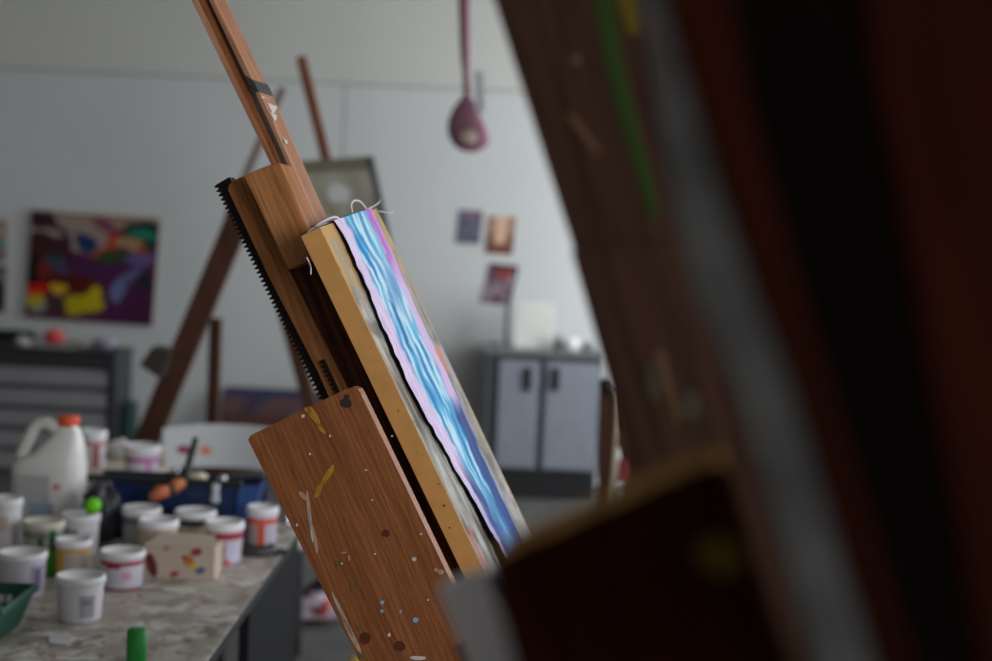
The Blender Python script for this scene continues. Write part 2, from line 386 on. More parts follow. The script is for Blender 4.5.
def board_col(s, t):
    q = t * LB
    n1 = nz(s * 26, q * 9, 1); n2 = nz(s * 70, q * 14, 4); n3 = nz(s * 14, q * 30, 9)
    g = mixc(G0, G1, .5 + n1 * .8 + n2 * 1.0); g = mixc(g, G2, sstep(.1, .5, n3) * .7)
    k = sstep(.02, .15, q + n1 * .05 + n3 * .04) * (.7 + .3 * sstep(.05, .25, q + n2 * .1))
    c = mixc(TAN, g, k * (.92 if .015 < s < .955 else .4 + .4 * n2))
    if abs(s - .86) < .06 and abs(q - .245 - n2 * .02) < .022: c = mixc(c, S(226, 132, 60), .85)
    if s > .8 and n2 > .28: c = mixc(c, S(160, 120, 170), .5)
    if s > .8 and nz(s * 40, q * 60, 21) > .3: c = mixc(c, S(90, 150, 130), .5)
    if s < .1 and q > .44 and n1 > 0: c = mixc(c, S(190, 70, 80), .6)
    if .05 < s < .25 and .02 < q < .2 and n2 > .25: c = mixc(c, S(110, 150, 175), .7)
    return c
MB().grid(lambda s, t: V((-.0006 + .0004 * nz(s * 40, t * 60), s * (WB - .002) + .001, LB - .001 - t * (LB - .002))), board_col, 44, 150).build('painted_face', paint_mat('smeared_grey_paint', .65, .5, 200, .08), board, colors=True)

cloth = thing('painted_cloth', 'torn strip of cloth painted lilac and sky blue draped down the tan board', 'cloth', M=MBRD)
LIL, LB_, MB_, WH, MAG, NAVY = S(222, 204, 236), S(96, 184, 224), S(24, 122, 190), S(212, 236, 248), S(190, 116, 206), S(40, 64, 136)
def cedge(t):
    q = t * .60
    return .20 + .022 * nz(q * 28, 3.3) + .014 * nz(q * 80, 7) - .085 * sstep(.05, .22, q) + .12 * sstep(.24, .42, q)
def redge(t):
    q = t * .60
    return .84 + .012 * nz(q * 40, 9.1) - .05 * sstep(.05, .2, q) - .06 * sstep(.27, .42, q)
CL = .60
def cloth_col(s, t):
    q = t * CL; x = s + .06 * nz(q * 16, 2) + .04 * nz(q * 60, s * 3)
    st = nz(s * 13 + 1.2 * nz(q * 14, s), q * 13, 2); st2 = nz(s * 30, q * 30, 6)
    c = mixc(LB_, MB_, sstep(-.05, .35, st + .25 * st2) * .95)
    c = mixc(c, WH, sstep(.02, .35, -st + .4 * st2 - .06 * (q > .25)) * .85)
    c = mixc(LIL, c, sstep(.22, .31, x + .08 * nz(q * 9, 5) - .04 * sstep(.2, .35, q)))
    if q < .2: c = mixc(c, WH, .5 * sstep(.4, .55, x) * sstep(.2, .0, abs(q - .13)) * (.5 + st2))
    dk = sstep(.10, .14, q) * sstep(.27, .2, q) * sstep(.07, .0, abs(x - .45)) * sstep(-.1, .3, st2 + .2)
    c = mixc(c, S(8, 70, 136), dk * .9)
    rg = sstep(.80, .9, x) * sstep(.36, .29, q)
    c = mixc(c, mixc(LIL, MAG, sstep(.06, .0, q - .06 + .03 * st2) * sstep(1.02, .92, s) + .25), rg)
    c = mixc(c, NAVY, sstep(.70, .80, x) * sstep(.29, .33, q) * .95)
    lo = sstep(.34, .41, q - .12 * abs(s - .2))
    if s < .5: c = mixc(c, NAVY, lo * sstep(.16, .24, s) * sstep(.5, .36, s + .04 * st2))
    c = mixc(c, S(46, 80, 146), sstep(.40, .47, q) * .6 * (1 - abs(st)))
    if s < .3 and q > .06: c = mixc(c, S(164, 138, 184), .35 * sstep(-.1, .3, st2))
    return c
def cloth_pos(off):
    def P(s, t):
        l, r = cedge(t), redge(t); y = (l + (r - l) * s) * WB; q = t * CL
        lift = .002 + .006 * (1 - s) ** 5 * (.65 + .5 * nz(q * 18, 11)) * sstep(0, .05, q + .012) + .0012 * nz(s * 6, q * 30, 3) + .002 * s ** 6
        if q > .40: lift += .006 * (1 - s) ** 3 * sstep(.4, .5, q)
        x = lift + off; z = LB - q + .002
        return V((x, y, z))
    return P
cm = MB().grid(cloth_pos(.0006), cloth_col, 46, 190)
cm.grid(cloth_pos(0), lambda s, t: S(40, 28, 30), 46, 190, 0, True, True)  # near-black underside colour stands in for shadow under the lifted edge
# the fold over the top edge and down the back
cm.grid(lambda s, t: V((.0026 - .0335 * min(1, t * 1.4), (cedge(0) + (redge(0) - cedge(0)) * s) * WB, LB + .002 + .004 * math.sin(min(1, t * 1.4) * PI) - .02 * max(0, t - .72) / .28)),
        lambda s, t: cloth_col(s, 0), 30, 12, 0, True, True)
pc = cm.build('painted_strip', paint_mat('acrylic_paint', .6, .3, 260, .06), cloth, colors=True)
M_THR = mat('frayed_white_thread', S(222, 212, 216), .8)
def thread(pts, r=.0011):
    P = []; n = len(pts)
    for i in range(n - 1):
        for k in range(6):
            f = k / 6; a = V(pts[max(0, i - 1)]); b = V(pts[i]); c = V(pts[i + 1]); d = V(pts[min(n - 1, i + 2)])
            P.append(.5 * ((2 * b) + (c - a) * f + (2 * a - 5 * b + 4 * c - d) * f * f + (3 * b - a - 3 * c + d) * f ** 3))
    P.append(V(pts[-1])); MB().tube(P, r, 6).build('thread', M_THR, cloth)
thread([(-.026, .06, LB + .001), (-.02, .05, LB + .005), (-.01, .06, LB + .007), (.002, .075, LB + .006), (.004, .088, LB - .006)], .0018)
thread([(-.034, .03, LB - .01), (-.03, .04, LB + .002), (-.02, .055, LB + .004), (-.005, .07, LB + .003)], .0014)
thread([(-.01, .20, LB + .002), (-.008, .205, LB + .016), (-.004, .215, LB + .021), (.0, .23, LB + .016), (.002, .235, LB + .003)], .0015)
thread([(0, .25, LB + .003), (.002, .28, LB + .004), (.004, .305, LB + .006), (.004, .32, LB + .009)], .001)
thread([(.002, .29, LB - .005), (.008, .31, LB - .012), (.012, .33, LB - .016)], .0008)
thread([(-.034, .0, LB - .028), (-.036, .005, LB - .04), (-.038, -.003, LB - .05)], .001)

# ------------------------------------------------------------------ the dark easel close to the camera
E2 = Frame(math.radians(10), math.radians(19.5), at(580, 250, .75))
fe = thing('studio_easel', 'large dark brown easel close to the camera filling the right side, thrown out of focus', 'easel', M=E2.M)
def ext(p, q, y):     # follow the edge p-q to the row y
    return (p[0] + (q[0] - p[0]) * (y - p[1]) / (q[1] - p[1]), y)
M_FG = mat('bottle_green_paint', S(38, 56, 22, .9), .8, spec=.1); M_FY = mat('olive_yellow_paint', S(84, 68, 18, .9), .8, spec=.1); M_FT = mat('tan_paint_smear', S(96, 68, 50), .8, spec=.1)
M_FS = mat('slate_teal_paint', S(64, 58, 46), .8, spec=.1)
l0, l1 = (494, 0), (574, 250)
up = MB(); slab(E2, [ext(l0, l1, -420), ext(l0, l1, 330), (760, 330), (690, 0), (600, -420)], .12, .035, 0, up)
marks(E2, up, .12, [(583, -60), (606, -60), (622, 60), (642, 140), (660, 215), (650, 218), (626, 140), (604, 60)], 1)
marks(E2, up, .12, [(606, -40), (628, -40), (640, 30), (628, 36)], 2)
marks(E2, up, .12, [(566, 116), (572, 114), (600, 150), (596, 154)], 3)
marks(E2, up, .12, dot_px(575, 60, 6, 5), 3)
marks(E2, up, .12, [(646, 20), (656, 24), (668, 90), (656, 90)], 3)
up.build('mast', [W_FORE, M_FG, M_FY, M_FT], fe, bevel=.002)
p0, p1 = (571, 250), (613, 398)
sl = MB(); slab(E2, [(571, 250), p1, ext(p0, p1, 1300), (1150, 1300), (700, 240)], .115, .05, 0, sl)
marks(E2, sl, .115, [(655, 350), (664, 352), (680, 420), (676, 424)], 1)
marks(E2, sl, .115, dot_px(690, 405, 12, 16), 2)
marks(E2, sl, .115, dot_px(655, 380, 10, 22), 2)
sl.build('mast_sleeve', [W_FORE, M_FT, M_FS, M_FG], fe, bevel=.002)
ln = E2.up0
# boards nearer to the camera
slab(E2, [(622, -200), (700, -200), (745, 100), (800, 300), (960, 820), (918, 820), (872, 661), (841, 560), (790, 388), (755, 300), (720, 200), (690, 100), (661, 0)], -.30, .02).build('front_rail', W_FRED, fe, bevel=.002)
slab(E2, [(650, -200), (905, -200), (1100, 820), (940, 820), (862, 560), (776, 300), (712, 100)], -.24, .02).build('inner_panel', mat('recess_black_wood', S(20, 9, 6), .8, spec=.1), fe)  # black colour stands in for the shade of the recess between the boards
slab(E2, [(835, -200), (1280, -200), (1420, 800), (1005, 800), (870, 60)], -.31, .03).build('back_board', W_FRED, fe, bevel=.002)
pk = MB(); slab(E2, [(489, 566), (491, 559), (497, 555), (690, 470), (715, 462), (724, 466), (728, 474), (850, 880), (590, 960)], -.22, .036, 0, pk)
marks(E2, pk, -.22, dot_px(720, 555, 26, 20, 10, .4), 1)
pk.build('side_board', [W_FRED, M_FY], fe, bevel=.003)
te = MB(); slab(E2, [(491, 558), (497, 553), (690, 468.5), (715, 460.5), (724, 464.5), (724, 467), (715, 463), (690, 471), (497, 556), (492, 561)], -.222, .04, 0, te)
te.build('worn_top_edge', wood('worn_ochre_wood', S(170, 126, 70), S(196, 148, 84), S(208, 160, 96), scale=14, spec=.1, rough=.8), fe)
# ledge and feet, down to the floor
lb = E2(560, 850, -.04)
MB().box((lb.x - .12, -.2, lb.z - .03), (lb.x + .22, .17, lb.z)).build('ledge', W_FORE, fe)
hx = V((E2.n.x, E2.n.y, 0)).normalized(); ff = MB()
for s in (-.3, .04):
    a = E2.B + E2.w * s + hx * .12
    ff.bar(a + hx * .3 + V((0, 0, .04)), a - hx * .75 + V((0, 0, .04)), .07, .07, (0, 0, 1)).bar(a + V((0, 0, .05)), a + E2.u * 1.2, .06, .05, E2.w)
    ff.bar(a - hx * .68 + V((0, 0, .05)), a + E2.u * .75, .04, .04, E2.w)
ff.bar(E2.B - E2.w * .3 - hx * .55 + V((0, 0, .04)), E2.B + E2.w * .04 - hx * .55 + V((0, 0, .04)), .06, .06, (0, 0, 1))
ff.build('floor_frame', W_FORE, fe, world=True)
# canvas standing on it: only its paint-smeared edge shows
cv = thing('canvas', 'canvas standing on the dark close easel, seen as a blurred grey-green paint-smeared edge', 'canvas', M=E2.M)
G = MB()
ca = [(612, -200), (660, -200), (705, 60), (780, 300), (810, 388), (860, 560), (930, 800), (852, 800), (783, 560), (735, 388), (696, 300), (672, 200), (655, 100), (641, 0)]
cq = [E2(x, y, -.2) for x, y in ca]; cq[6].z = cq[7].z = lb.z + .001
G.prism(cq, (0, .145, 0))
gm = mat('smeared_grey_green_edge', S(138, 138, 138), .8, vary=.35, spec=.1, vscale=30)
G.build('canvas_edge', gm, cv, bevel=.002)
# pale card tucked beside its lower board
cdv = [(437, 589), (441, 584), (482, 569), (487, 572), (590, 800), (535, 824)]
pcard = thing('card', 'blurred pale grey card tucked behind the lower board of the dark close easel', 'card', M=E2.M)
cq = [E2(x, y, -.04) for x, y in cdv]; cq[4].z = cq[5].z = lb.z + .001
MB().prism(cq, (0, .008, 0)).build('card_face', mat('pale_grey_card', S(240, 238, 242), .7), pcard, bevel=.001)
bl = [(487, 575), (494, 578), (596, 800), (590, 800)]
MB().prism([E2(x, y, -.045) for x, y in bl], (0, .012, 0)).build('card_edge', mat('slate_blue_edge', S(76, 90, 120), .7), pcard)  # slate blue strip along the right edge of the card

# ------------------------------------------------------------------ the work table
TZ = .75
M_TOP = bpy.data.materials.new('paint_spattered_tabletop'); M_TOP.use_nodes = True
def tabletop_nodes(m):
    nt = m.node_tree; L = nt.links; b = nt.nodes['Principled BSDF']; b.inputs['Roughness'].default_value = .5
    tc = nt.nodes.new('ShaderNodeTexCoord'); cur = None
    def layer(scale, lo, hi, color, prev, off, detail=4):
        mp = nt.nodes.new('ShaderNodeMapping'); mp.inputs['Location'].default_value = (off, off * .7, 0)
        n = nt.nodes.new('ShaderNodeTexNoise'); n.inputs['Scale'].default_value = scale; n.inputs['Detail'].default_value = detail; n.inputs['Distortion'].default_value = .5
        r = nt.nodes.new('ShaderNodeMapRange'); r.inputs['From Min'].default_value = lo; r.inputs['From Max'].default_value = hi
        x = nt.nodes.new('ShaderNodeMix'); x.data_type = 'RGBA'
        L.new(tc.outputs['Object'], mp.inputs['Vector']); L.new(mp.outputs['Vector'], n.inputs['Vector']); L.new(n.outputs['Fac'], r.inputs['Value']); L.new(r.outputs['Result'], x.inputs['Factor'])
        if isinstance(prev, tuple): x.inputs['A'].default_value = prev
        else: L.new(prev, x.inputs['A'])
        x.inputs['B'].default_value = color
        return x.outputs['Result']
    c = layer(12, .40, .58, S(166, 158, 146), S(196, 191, 182), 0)
    c = layer(26, .54, .64, S(128, 116, 106), c, 3.1)
    c = layer(22, .56, .64, S(220, 217, 210), c, 7.7)
    c = layer(30, .60, .68, S(186, 154, 132), c, 12.3)
    c = layer(46, .66, .70, S(92, 88, 90), c, 17.9)
    c = layer(34, .68, .72, S(186, 96, 100), c, 23.4)
    c = layer(30, .67, .72, S(126, 134, 150), c, 29.4)
    L.new(c, b.inputs['Base Color'])
tabletop_nodes(M_TOP)
table = thing('work_table', 'long paint-spattered work table crowded with tubs on the left, dark grey side panel', 'table', (-1.45, 2.8, 0))
M_TEDGE = mat('dark_grey_laminate', S(36, 36, 40), .7, spec=.1); M_TBLK = mat('black_table_frame', S(24, 24, 26), .6)
MB().box((-2.55, 1.6, TZ - .004), (-.506, 3.74, TZ)).build('tabletop', [M_TOP], table, world=True, bevel=.001)
MB().box((-2.548, 1.602, TZ - .03), (-.508, 3.738, TZ - .0045)).build('edge_band', M_TBLK, table, world=True)
MB().box((-.535, 2.98, .0), (-.512, 3.73, TZ - .029)).build('side_panel', M_TEDGE, table, world=True, bevel=.002)
MB().box((-.60, 1.66, TZ - .15), (-.57, 2.98, TZ - .029)).box((-2.5, 3.66, TZ - .15), (-.54, 3.70, TZ - .029)).build('apron', M_TBLK, table, world=True)
MB().box((-2.5, 1.66, .0), (-2.47, 3.70, TZ - .029)).build('end_panel', M_TBLK, table, world=True)
MB().box((-1.1, 1.9, .0), (-.62, 2.9, TZ - .16)).build('under_table_shade', M_TBLK, table, world=True)  # black box added in place of the dark open space below the tabletop
for x in (-.60,):
    MB().box((x, 1.66, 0), (x + .05, 1.71, TZ - .15)).build('leg', M_TBLK, table, world=True)

TUBS = 'plastic paint tubs on the work table'
def colm(r, g, b, rough=.5): return mat('plastic_%d_%d_%d' % (r, g, b), S(r, g, b), rough)
def tub(label, px, base, top, wpx, body, lid, bands=(), patches=(), z=TZ, taper=.94, lidh=.17, group=TUBS):
    """a lidded paint tub standing where its foot is seen; bands and patches are its printed label"""
    c = onz(px, base, z); k = c.y / FPX; R = wpx * k / 2; yb = c.y + R * .9; c = V((at(px, (base + top) / 2, yb).x, yb, z)); Hh = at(px, top, yb + R * .85).z - z; R *= 1 + R / yb
    t = thing('paint_tub', label, 'paint tub', c, group=group)
    rb = R * .93; h0 = Hh * (1 - lidh)
    MB().lathe([(rb * taper * .93, 0), (rb * taper, .003), (rb, h0 * .97), (rb, h0)]).build('body', body, t)
    MB().lathe([(rb * 1.03, h0 - .001), (R, h0 + .002), (R, Hh - .006), (R * .96, Hh - .001), (R * .88, Hh), (R * .86, Hh - .003), (.001, Hh - .003)]).build('lid', lid, t)
    if bands or patches:
        def rr(z): return rb * (taper + (1 - taper) * z / h0)
        def shell(a0, a1, z0, z1, mm, lift):
            n = max(2, int((a1 - a0) / .15)); vs = []
            for i in range(n + 1):
                a = a0 + (a1 - a0) * i / n
                for zz in (z0, z1): vs.append(((rr(zz) + lift) * math.cos(a), (rr(zz) + lift) * math.sin(a), zz))
            MB().add(vs, [(2*i, 2*i+2, 2*i+3, 2*i+1) for i in range(n)], 0, True).build('label', mm, t)
        for q, (z0, z1, mm) in enumerate(bands): shell(0, 2 * PI, z0 * h0, z1 * h0, mm, .0006)
        for q, (a0, a1, z0, z1, mm) in enumerate(patches):      # -90 degrees faces the camera
            shell(math.radians(a0), math.radians(a1), z0 * h0, z1 * h0, mm, .0009 + .0003 * q)
    return t
BW, BL, BG, BB = colm(232, 230, 236), colm(222, 217, 232), colm(178, 174, 166), colm(206, 190, 168)
LW, LC = colm(243, 242, 245), colm(218, 212, 196)
RED, MAGT, ORG, YELT, GREYT, GRNT, DKB, PNK = colm(170, 40, 62), colm(200, 60, 150), colm(226, 84, 48), colm(222, 172, 62), colm(168, 166, 176), colm(34, 110, 52), colm(58, 58, 66), colm(222, 160, 190)
tub('white tub with a dark red band under its lid, in the middle of the table', 122, 592, 545, 46, BL, LW, [(.80, .93, RED), (.0, .08, colm(130, 60, 62))], [(-75, -50, .35, .6, PNK), (-120, -80, .72, .82, RED)])
tub('plain white tub nearest the front of the table', 80, 625, 569, 50, BW, LW, [], [(-75, -35, .15, .75, GREYT), (-70, -45, .5, .62, colm(140, 138, 148))], taper=.9)
tub('white tub with a yellow label frame, left of the red-banded tub', 73, 583, 535, 37, BB, LW, [(.86, .95, YELT)], [(-140, -105, .05, .9, YELT), (-95, -20, .05, .8, colm(196, 180, 172))])
tub('wide white tub with a faint violet label beside the green basket', 22, 600, 546, 49, BL, LW, [], [(-50, 0, .1, .9, colm(176, 164, 190)), (-40, -20, .2, .8, colm(120, 100, 130))])
tub('tall white tub half cut off at the left edge of the photo', 4, 566, 494, 36, BW, LW, [], [(-110, -60, .6, .85, colm(214, 190, 176)), (-70, -30, .15, .35, colm(180, 178, 200))], lidh=.12)
tub('cream-lidded tub with a green stripe in front of the white jug', 43, 572, 516, 42, colm(186, 188, 184), LC, [(.8, .95, colm(138, 142, 132))], [(-88, -72, .0, .8, GRNT)], lidh=.16)
tub('white tub with a grey print behind the yellow-labelled tub', 80, 558, 509, 40, BW, LW, [], [(-130, -80, .6, .85, colm(150, 148, 156)), (-70, -40, .2, .7, GREYT)], lidh=.2)
tub('tub with a greyish body and white lid at the front of the blue crate', 141, 552, 503, 40, BG, LW, [(.75, .95, colm(120, 120, 122))], taper=.97)
tub('white-lidded beige tub directly left of the spattered carton', 158, 568, 515, 41, BB, LW, [], [(-60, -20, .1, .6, colm(200, 160, 150))], taper=.97)
tub('white-lidded tub with a dark band behind the spattered carton', 195, 553, 506, 42, BB, LW, [(.78, .97, DKB)], taper=.97)
tub('tub with a red band and lilac body right of the spattered carton', 224, 565, 517, 40, colm(204, 186, 192), LW, [(.76, .95, RED)], [(-140, -80, .35, .55, colm(190, 120, 120)), (-70, -20, .05, .7, colm(206, 200, 226)), (-75, -60, -.0, .15, ORG)], lidh=.2)
tub('small tub with an orange-red label frame at the right edge of the table', 262, 552, 503, 32, colm(204, 200, 216), LW, [(.78, .93, ORG), (.0, .1, ORG)], [(-165, -140, .05, .8, ORG), (-95, -70, .05, .85, ORG), (-138, -97, .1, .75, colm(178, 170, 160))], lidh=.2)
# ------- spattered carton
c = onz(178, 580, TZ); c.y += .05
ct = thing('carton', 'low beige carton spattered with red, yellow and blue paint among the tubs', 'carton', c)
m = MB(); a = .082; h = .088
m.prism([(-a, -.045, 0), (a * .98, -.04, 0), (a * .96, .045, 0), (-a * .9, .045, 0)], (0, 0, h * .85), 0)
for (x, z, rx, rz, mi) in ((.038, .064, .014, .009, 1), (.022, .044, .012, .012, 2), (.030, .034, .012, .010, 3), (.048, .022, .012, .008, 4), (-.01, .012, .011, .006, 1), (-.062, .03, .012, .03, 5), (.012, .05, .006, .006, 1), (-.03, .07, .008, .005, 6)):
    m.prism([(x + p[0], -.045 + .0025 * (x + a) / a, z + p[1]) for p in dot_px(0, 0, rx, rz, 9, .3, x * 50)], (0, -.002, 0), mi)
m.build('carton_body', [colm(200, 182, 166, .8), colm(160, 50, 48), colm(196, 118, 60), colm(214, 180, 80), colm(84, 104, 150), colm(110, 34, 40), colm(170, 130, 110)], ct, bevel=.004)
m = MB().prism([(-a, -.045, h * .85), (a * .9, -.042, h * .85), (a * .8, .03, h), (-a * .7, .03, h)], (0, 0, .002)); m.build('flap', colm(200, 182, 166, .8), ct)

# ------- white jug with orange cap
c = onz(47, 540, TZ); k = c.y / FPX
jg = thing('jug', 'large white plastic jug with handle and orange cap at the back left of the table', 'jug', c)
M_JUG = mat('milky_plastic', S(230, 230, 226), .35, vary=.03)
def J(px, py): return ((px - 47) * k, (540 - py) * k)
m = MB(); rings = [(15, 80, 540, .055), (13, 82, 536, .06), (13, 83, 480, .06), (13, 83, 462, .06), (17, 82, 457, .058), (31, 82, 452, .052), (40, 81, 444, .048), (50, 79, 434, .036), (55, 77, 428, .026), (57, 75, 424, .022), (57, 75, 418, .022)]
vs = []; n = 28
for (x0, x1, y, hw) in rings:
    X0, Z = J(x0, y); X1, _ = J(x1, y); cx, rx = (X0 + X1) / 2, (X1 - X0) / 2
    for q in range(n):
        a = 2 * PI * q / n; ca, sa = math.cos(a), math.sin(a); e = .55
        vs.append(V((cx + rx * math.copysign(abs(ca) ** e, ca), hw * math.copysign(abs(sa) ** e, sa), Z)))
fs = [(i*n+q, i*n+(q+1) % n, (i+1)*n+(q+1) % n, (i+1)*n+q) for i in range(len(rings)-1) for q in range(n)] + [tuple(range(n-1, -1, -1)), tuple(range((len(rings)-1)*n, len(rings)*n))]
m.add(vs, fs, 0, True); m.build('body', M_JUG, jg)
hp = [J(*p) for p in ((21, 462), (20, 452), (25, 440), (30, 429), (36, 422), (45, 421), (53, 425), (60, 431))]
m = MB().tube([(x, 0, z) for x, z in hp], [.017, .016, .015, .0145, .0145, .015, .017, .018], 12); m.build('handle', M_JUG, jg)
x, z = J(66, 421)
MB().lathe([(.0245, -.004), (.026, 0), (.026, .017), (.024, .0205), (.001, .0205)], 24, (x, 0, z)).build('cap', colm(232, 88, 42), jg)
m = MB(); x0, z0 = J(24, 515); x1, z1 = J(56, 470)
m.box((x0, -.0612, z0), (x1, -.0598, z1), 0); x0, z0 = J(36, 512); x1, z1 = J(60, 498); m.box((x0, -.0618, z0), (x1, -.0612, z1), 1)
x0, z0 = J(60, 484); x1, z1 = J(66, 478); m.box((x0, -.0618, z0), (x1, -.0598, z1), 2)
m.build('label', [colm(190, 190, 194), colm(150, 168, 188), colm(214, 140, 140)], jg)

# ------- blue crate
c0 = onz(75, 545, TZ); c1 = onz(254, 540, TZ); yc = 3.47; 
x0, x1 = at(87, 540, yc).x, at(256, 540, yc).x; y0, y1 = 3.47, 3.62; hz = .145; t = .008
cr = thing('crate', 'navy blue plastic crate of tools standing along the back of the table', 'crate', ((x0 + x1) / 2, (y0 + y1) / 2, TZ))
M_CB = mat('navy_plastic', S(16, 40, 84), .4); M_CBL = mat('mid_blue_plastic', S(22, 58, 112), .4)
m = MB().box((x0, y0, TZ), (x1 - .06, y0 + t, TZ + hz)).box((x0, y1 - t, TZ), (x1, y1, TZ + hz)).box((x0, y0, TZ), (x0 + t, y1, TZ + hz)).box((x0, y0, TZ), (x1 - .03, y1, TZ + t))
m.build('crate_body', M_CB, cr, world=True, bevel=.002)
m = MB().prism([(x1 - .06, y0, TZ), (x1 - .03, y0 + .02, TZ), (x1, y0 + .05, TZ + hz), (x1 - .05, y0, TZ + hz)], (0, t, 0)).prism([(x1 - .03, y0 + .03, TZ), (x1 - .03, y1, TZ), (x1, y1, TZ + hz), (x1, y0 + .05, TZ + hz)], (-t, 0, 0)); m.build('end_flap', M_CBL, cr, world=True)
MB().box((x0 - .006, y0 - .006, TZ + hz), (x1 - .04, y0 + .014, TZ + hz + .016)).build('rim', M_BLACK, cr, world=True, bevel=.002)
MB().box((x0 - .006, y1 - .014, TZ + hz), (x1, y1 + .006, TZ + hz + .004)).build('rim', M_BLACK, cr, world=True, bevel=.002)
# things lying in the crate
def sp(px, py, Y): return at(px, py, Y)
o = thing('scraper', 'thin black-shafted tool with a copper-brown banded handle sticking up from the blue crate', 'tool', sp(172, 488, 3.40))
MB().tube([sp(196, 438, 3.58), sp(194, 446, 3.57), sp(187, 470, 3.52), sp(182, 488, 3.46)], [.008, .0095, .0095, .009], 12).build('shaft', M_BLACK, o, world=True)
MB().tube([sp(183, 484, 3.46), sp(178, 484, 3.44), sp(172, 489, 3.42)], [.011, .017, .015], 12).build('grip', colm(196, 116, 74), o, world=True)
MB().tube([sp(173, 488, 3.42), sp(167, 492, 3.41)], [.012, .012], 12).build('band', M_BLACK, o, world=True)
MB().tube([sp(168, 491, 3.41), sp(160, 492, 3.40), sp(152, 498, 3.38)], [.015, .018, .012], 12).build('handle_end', colm(190, 104, 66), o, world=True)
o = MB().blob(sp(222, 479, 3.5), .014, 14, .1, 3).build('metal_ball', M_CHROME); tag(o, 'small shiny metal knob catching light on the rim of the blue crate', 'knob')
o = MB().lathe([(.008, 0), (.013, .006), (.009, .03), (.012, .046), (.003, .05)], 14, sp(215, 503, 3.452)).build('clip', colm(190, 194, 200)); tag(o, 'small pale clip hooked on the front of the blue crate', 'clip')
o = MB().blob(sp(197, 477, 3.54), .022, 14, .4, 8, 0, (1.3, 1, .6)).build('rag', colm(212, 204, 184, .9)); tag(o, 'crumpled cream rag lying in the blue crate beside the black shaft', 'rag')
# black crumpled bag with neon cap bottle
c = onz(99, 548, TZ); c.y = 3.36
o = MB().blob((c.x, c.y, TZ + .085), .05, 26, .5, 5, 0, (.95, .5, 1.45)).build('plastic_bag', mat('black_crumpled_film', S(44, 46, 54), .3, bump=.8, bscale=30)); tag(o, 'black crumpled plastic bag slumped against the left end of the blue crate', 'bag')
b = at(92, 506, 3.24); o = thing('squeeze_bottle', 'dark squeeze bottle with a neon green cap lying on the black bag', 'bottle', b)
MB().tube([b + V((0, .012, 0)), b + V((-.01, .06, .012)), b + V((-.02, .11, .025))], [.012, .022, .022], 16).build('bottle_body', M_BLACK, o, world=True)
MB().tube([b + V((.002, -.012, -.002)), b + V((0, .014, 0))], [.0165, .0185], 18).build('cap', colm(120, 226, 30), o, world=True)
# green tube between tubs
c = onz(52, 576, TZ); o = thing('glue_bottle', 'slim green bottle squeezed between the cream-lidded and yellow-labelled tubs', 'bottle', c)
MB().lathe([(.012, 0), (.0125, .045), (.010, .055), (.006, .062)], 16).build('bottle_body', colm(70, 170, 40), o)
MB().lathe([(.0075, .06), (.0075, .1), (.005, .104), (.001, .104)], 14).build('cap', GRNT, o)
# black lid lying on the table
c = onz(254, 556, TZ); o = thing('lid', 'black plastic lid lying flat right of the red-banded lilac tub', 'lid', c)
MB().lathe([(.052, 0), (.056, .003), (.05, .02), (.046, .022), (.044, .018), (.001, .017)], 28, (0, .03, 0), sy=.8).build('lid_disc', mat('satin_black_plastic', S(54, 56, 58), .45), o)
MB().prism([(.03, .0, .001), (.078, .025, .001), (.03, .06, .001)], (0, 0, .012)).build('lid_tab', M_BLACK, o)
# green basket
c = onz(12, 650, TZ); yb = c.y + .08; xr_ = at(36, 590, yb + .1).x
o = thing('basket', 'dark green plastic basket with white marks at the lower left corner', 'basket', (xr_ - .11, yb, TZ))
M_GB = mat('dark_green_plastic', S(24, 84, 70), .45); M_GBI = mat('inner_green_plastic', S(16, 56, 48), .5)
m = MB(); zb, zt = .0, .072; bo = [(-.09, -.08), (.085, -.08), (.085, .08), (-.09, .08)]; to = [(-.115, -.10), (.11, -.10), (.11, .10), (-.115, .10)]
for i in range(4):
    j = (i + 1) % 4; a, b, d, e = V((*bo[i], zb)), V((*bo[j], zb)), V((*to[j], zt)), V((*to[i], zt)); nn = (b - a).cross(e - a).normalized() * -.005
    m.prism([a, b, d, e], nn)
m.prism([(*p, 0) for p in bo], (0, 0, .004)); m.build('basket_body', M_GB, o, bevel=.001)
m = MB()
for i in range(4):
    j = (i + 1) % 4; a, b = V((*to[i], zt)), V((*to[j], zt)); m.bar(a, b, .014, .008, (0, 0, 1))
m.build('rim', M_GB, o, bevel=.002)
m = MB()
for (x, z) in ((.040, .022), (.056, .022), (.040, .042), (.056, .042), (.024, .022), (.024, .042)):
    y = .08 + .02 * z / .072 - .006
    m.prism([(x, y, z), (x + .012, y, z), (x + .011, y + .004, z + .015), (x + .001, y + .004, z + .015)], (0, -.0015, 0))
m.build('white_marks', M_WHITE, o)
# green-capped bottle at the front
c = onz(135, 700, TZ); o = thing('bottle', 'small bottle with a bright green cap at the front edge of the photo, table foreground', 'bottle', c)
MB().lathe([(.015, 0), (.016, .004), (.0165, .055), (.013, .062), (.013, .066)], 20).build('bottle_body', colm(32, 44, 34), o)
MB().lathe([(.0155, .064), (.0165, .066), (.0163, .118), (.014, .121), (.001, .121)], 24).build('cap', colm(24, 140, 48), o)
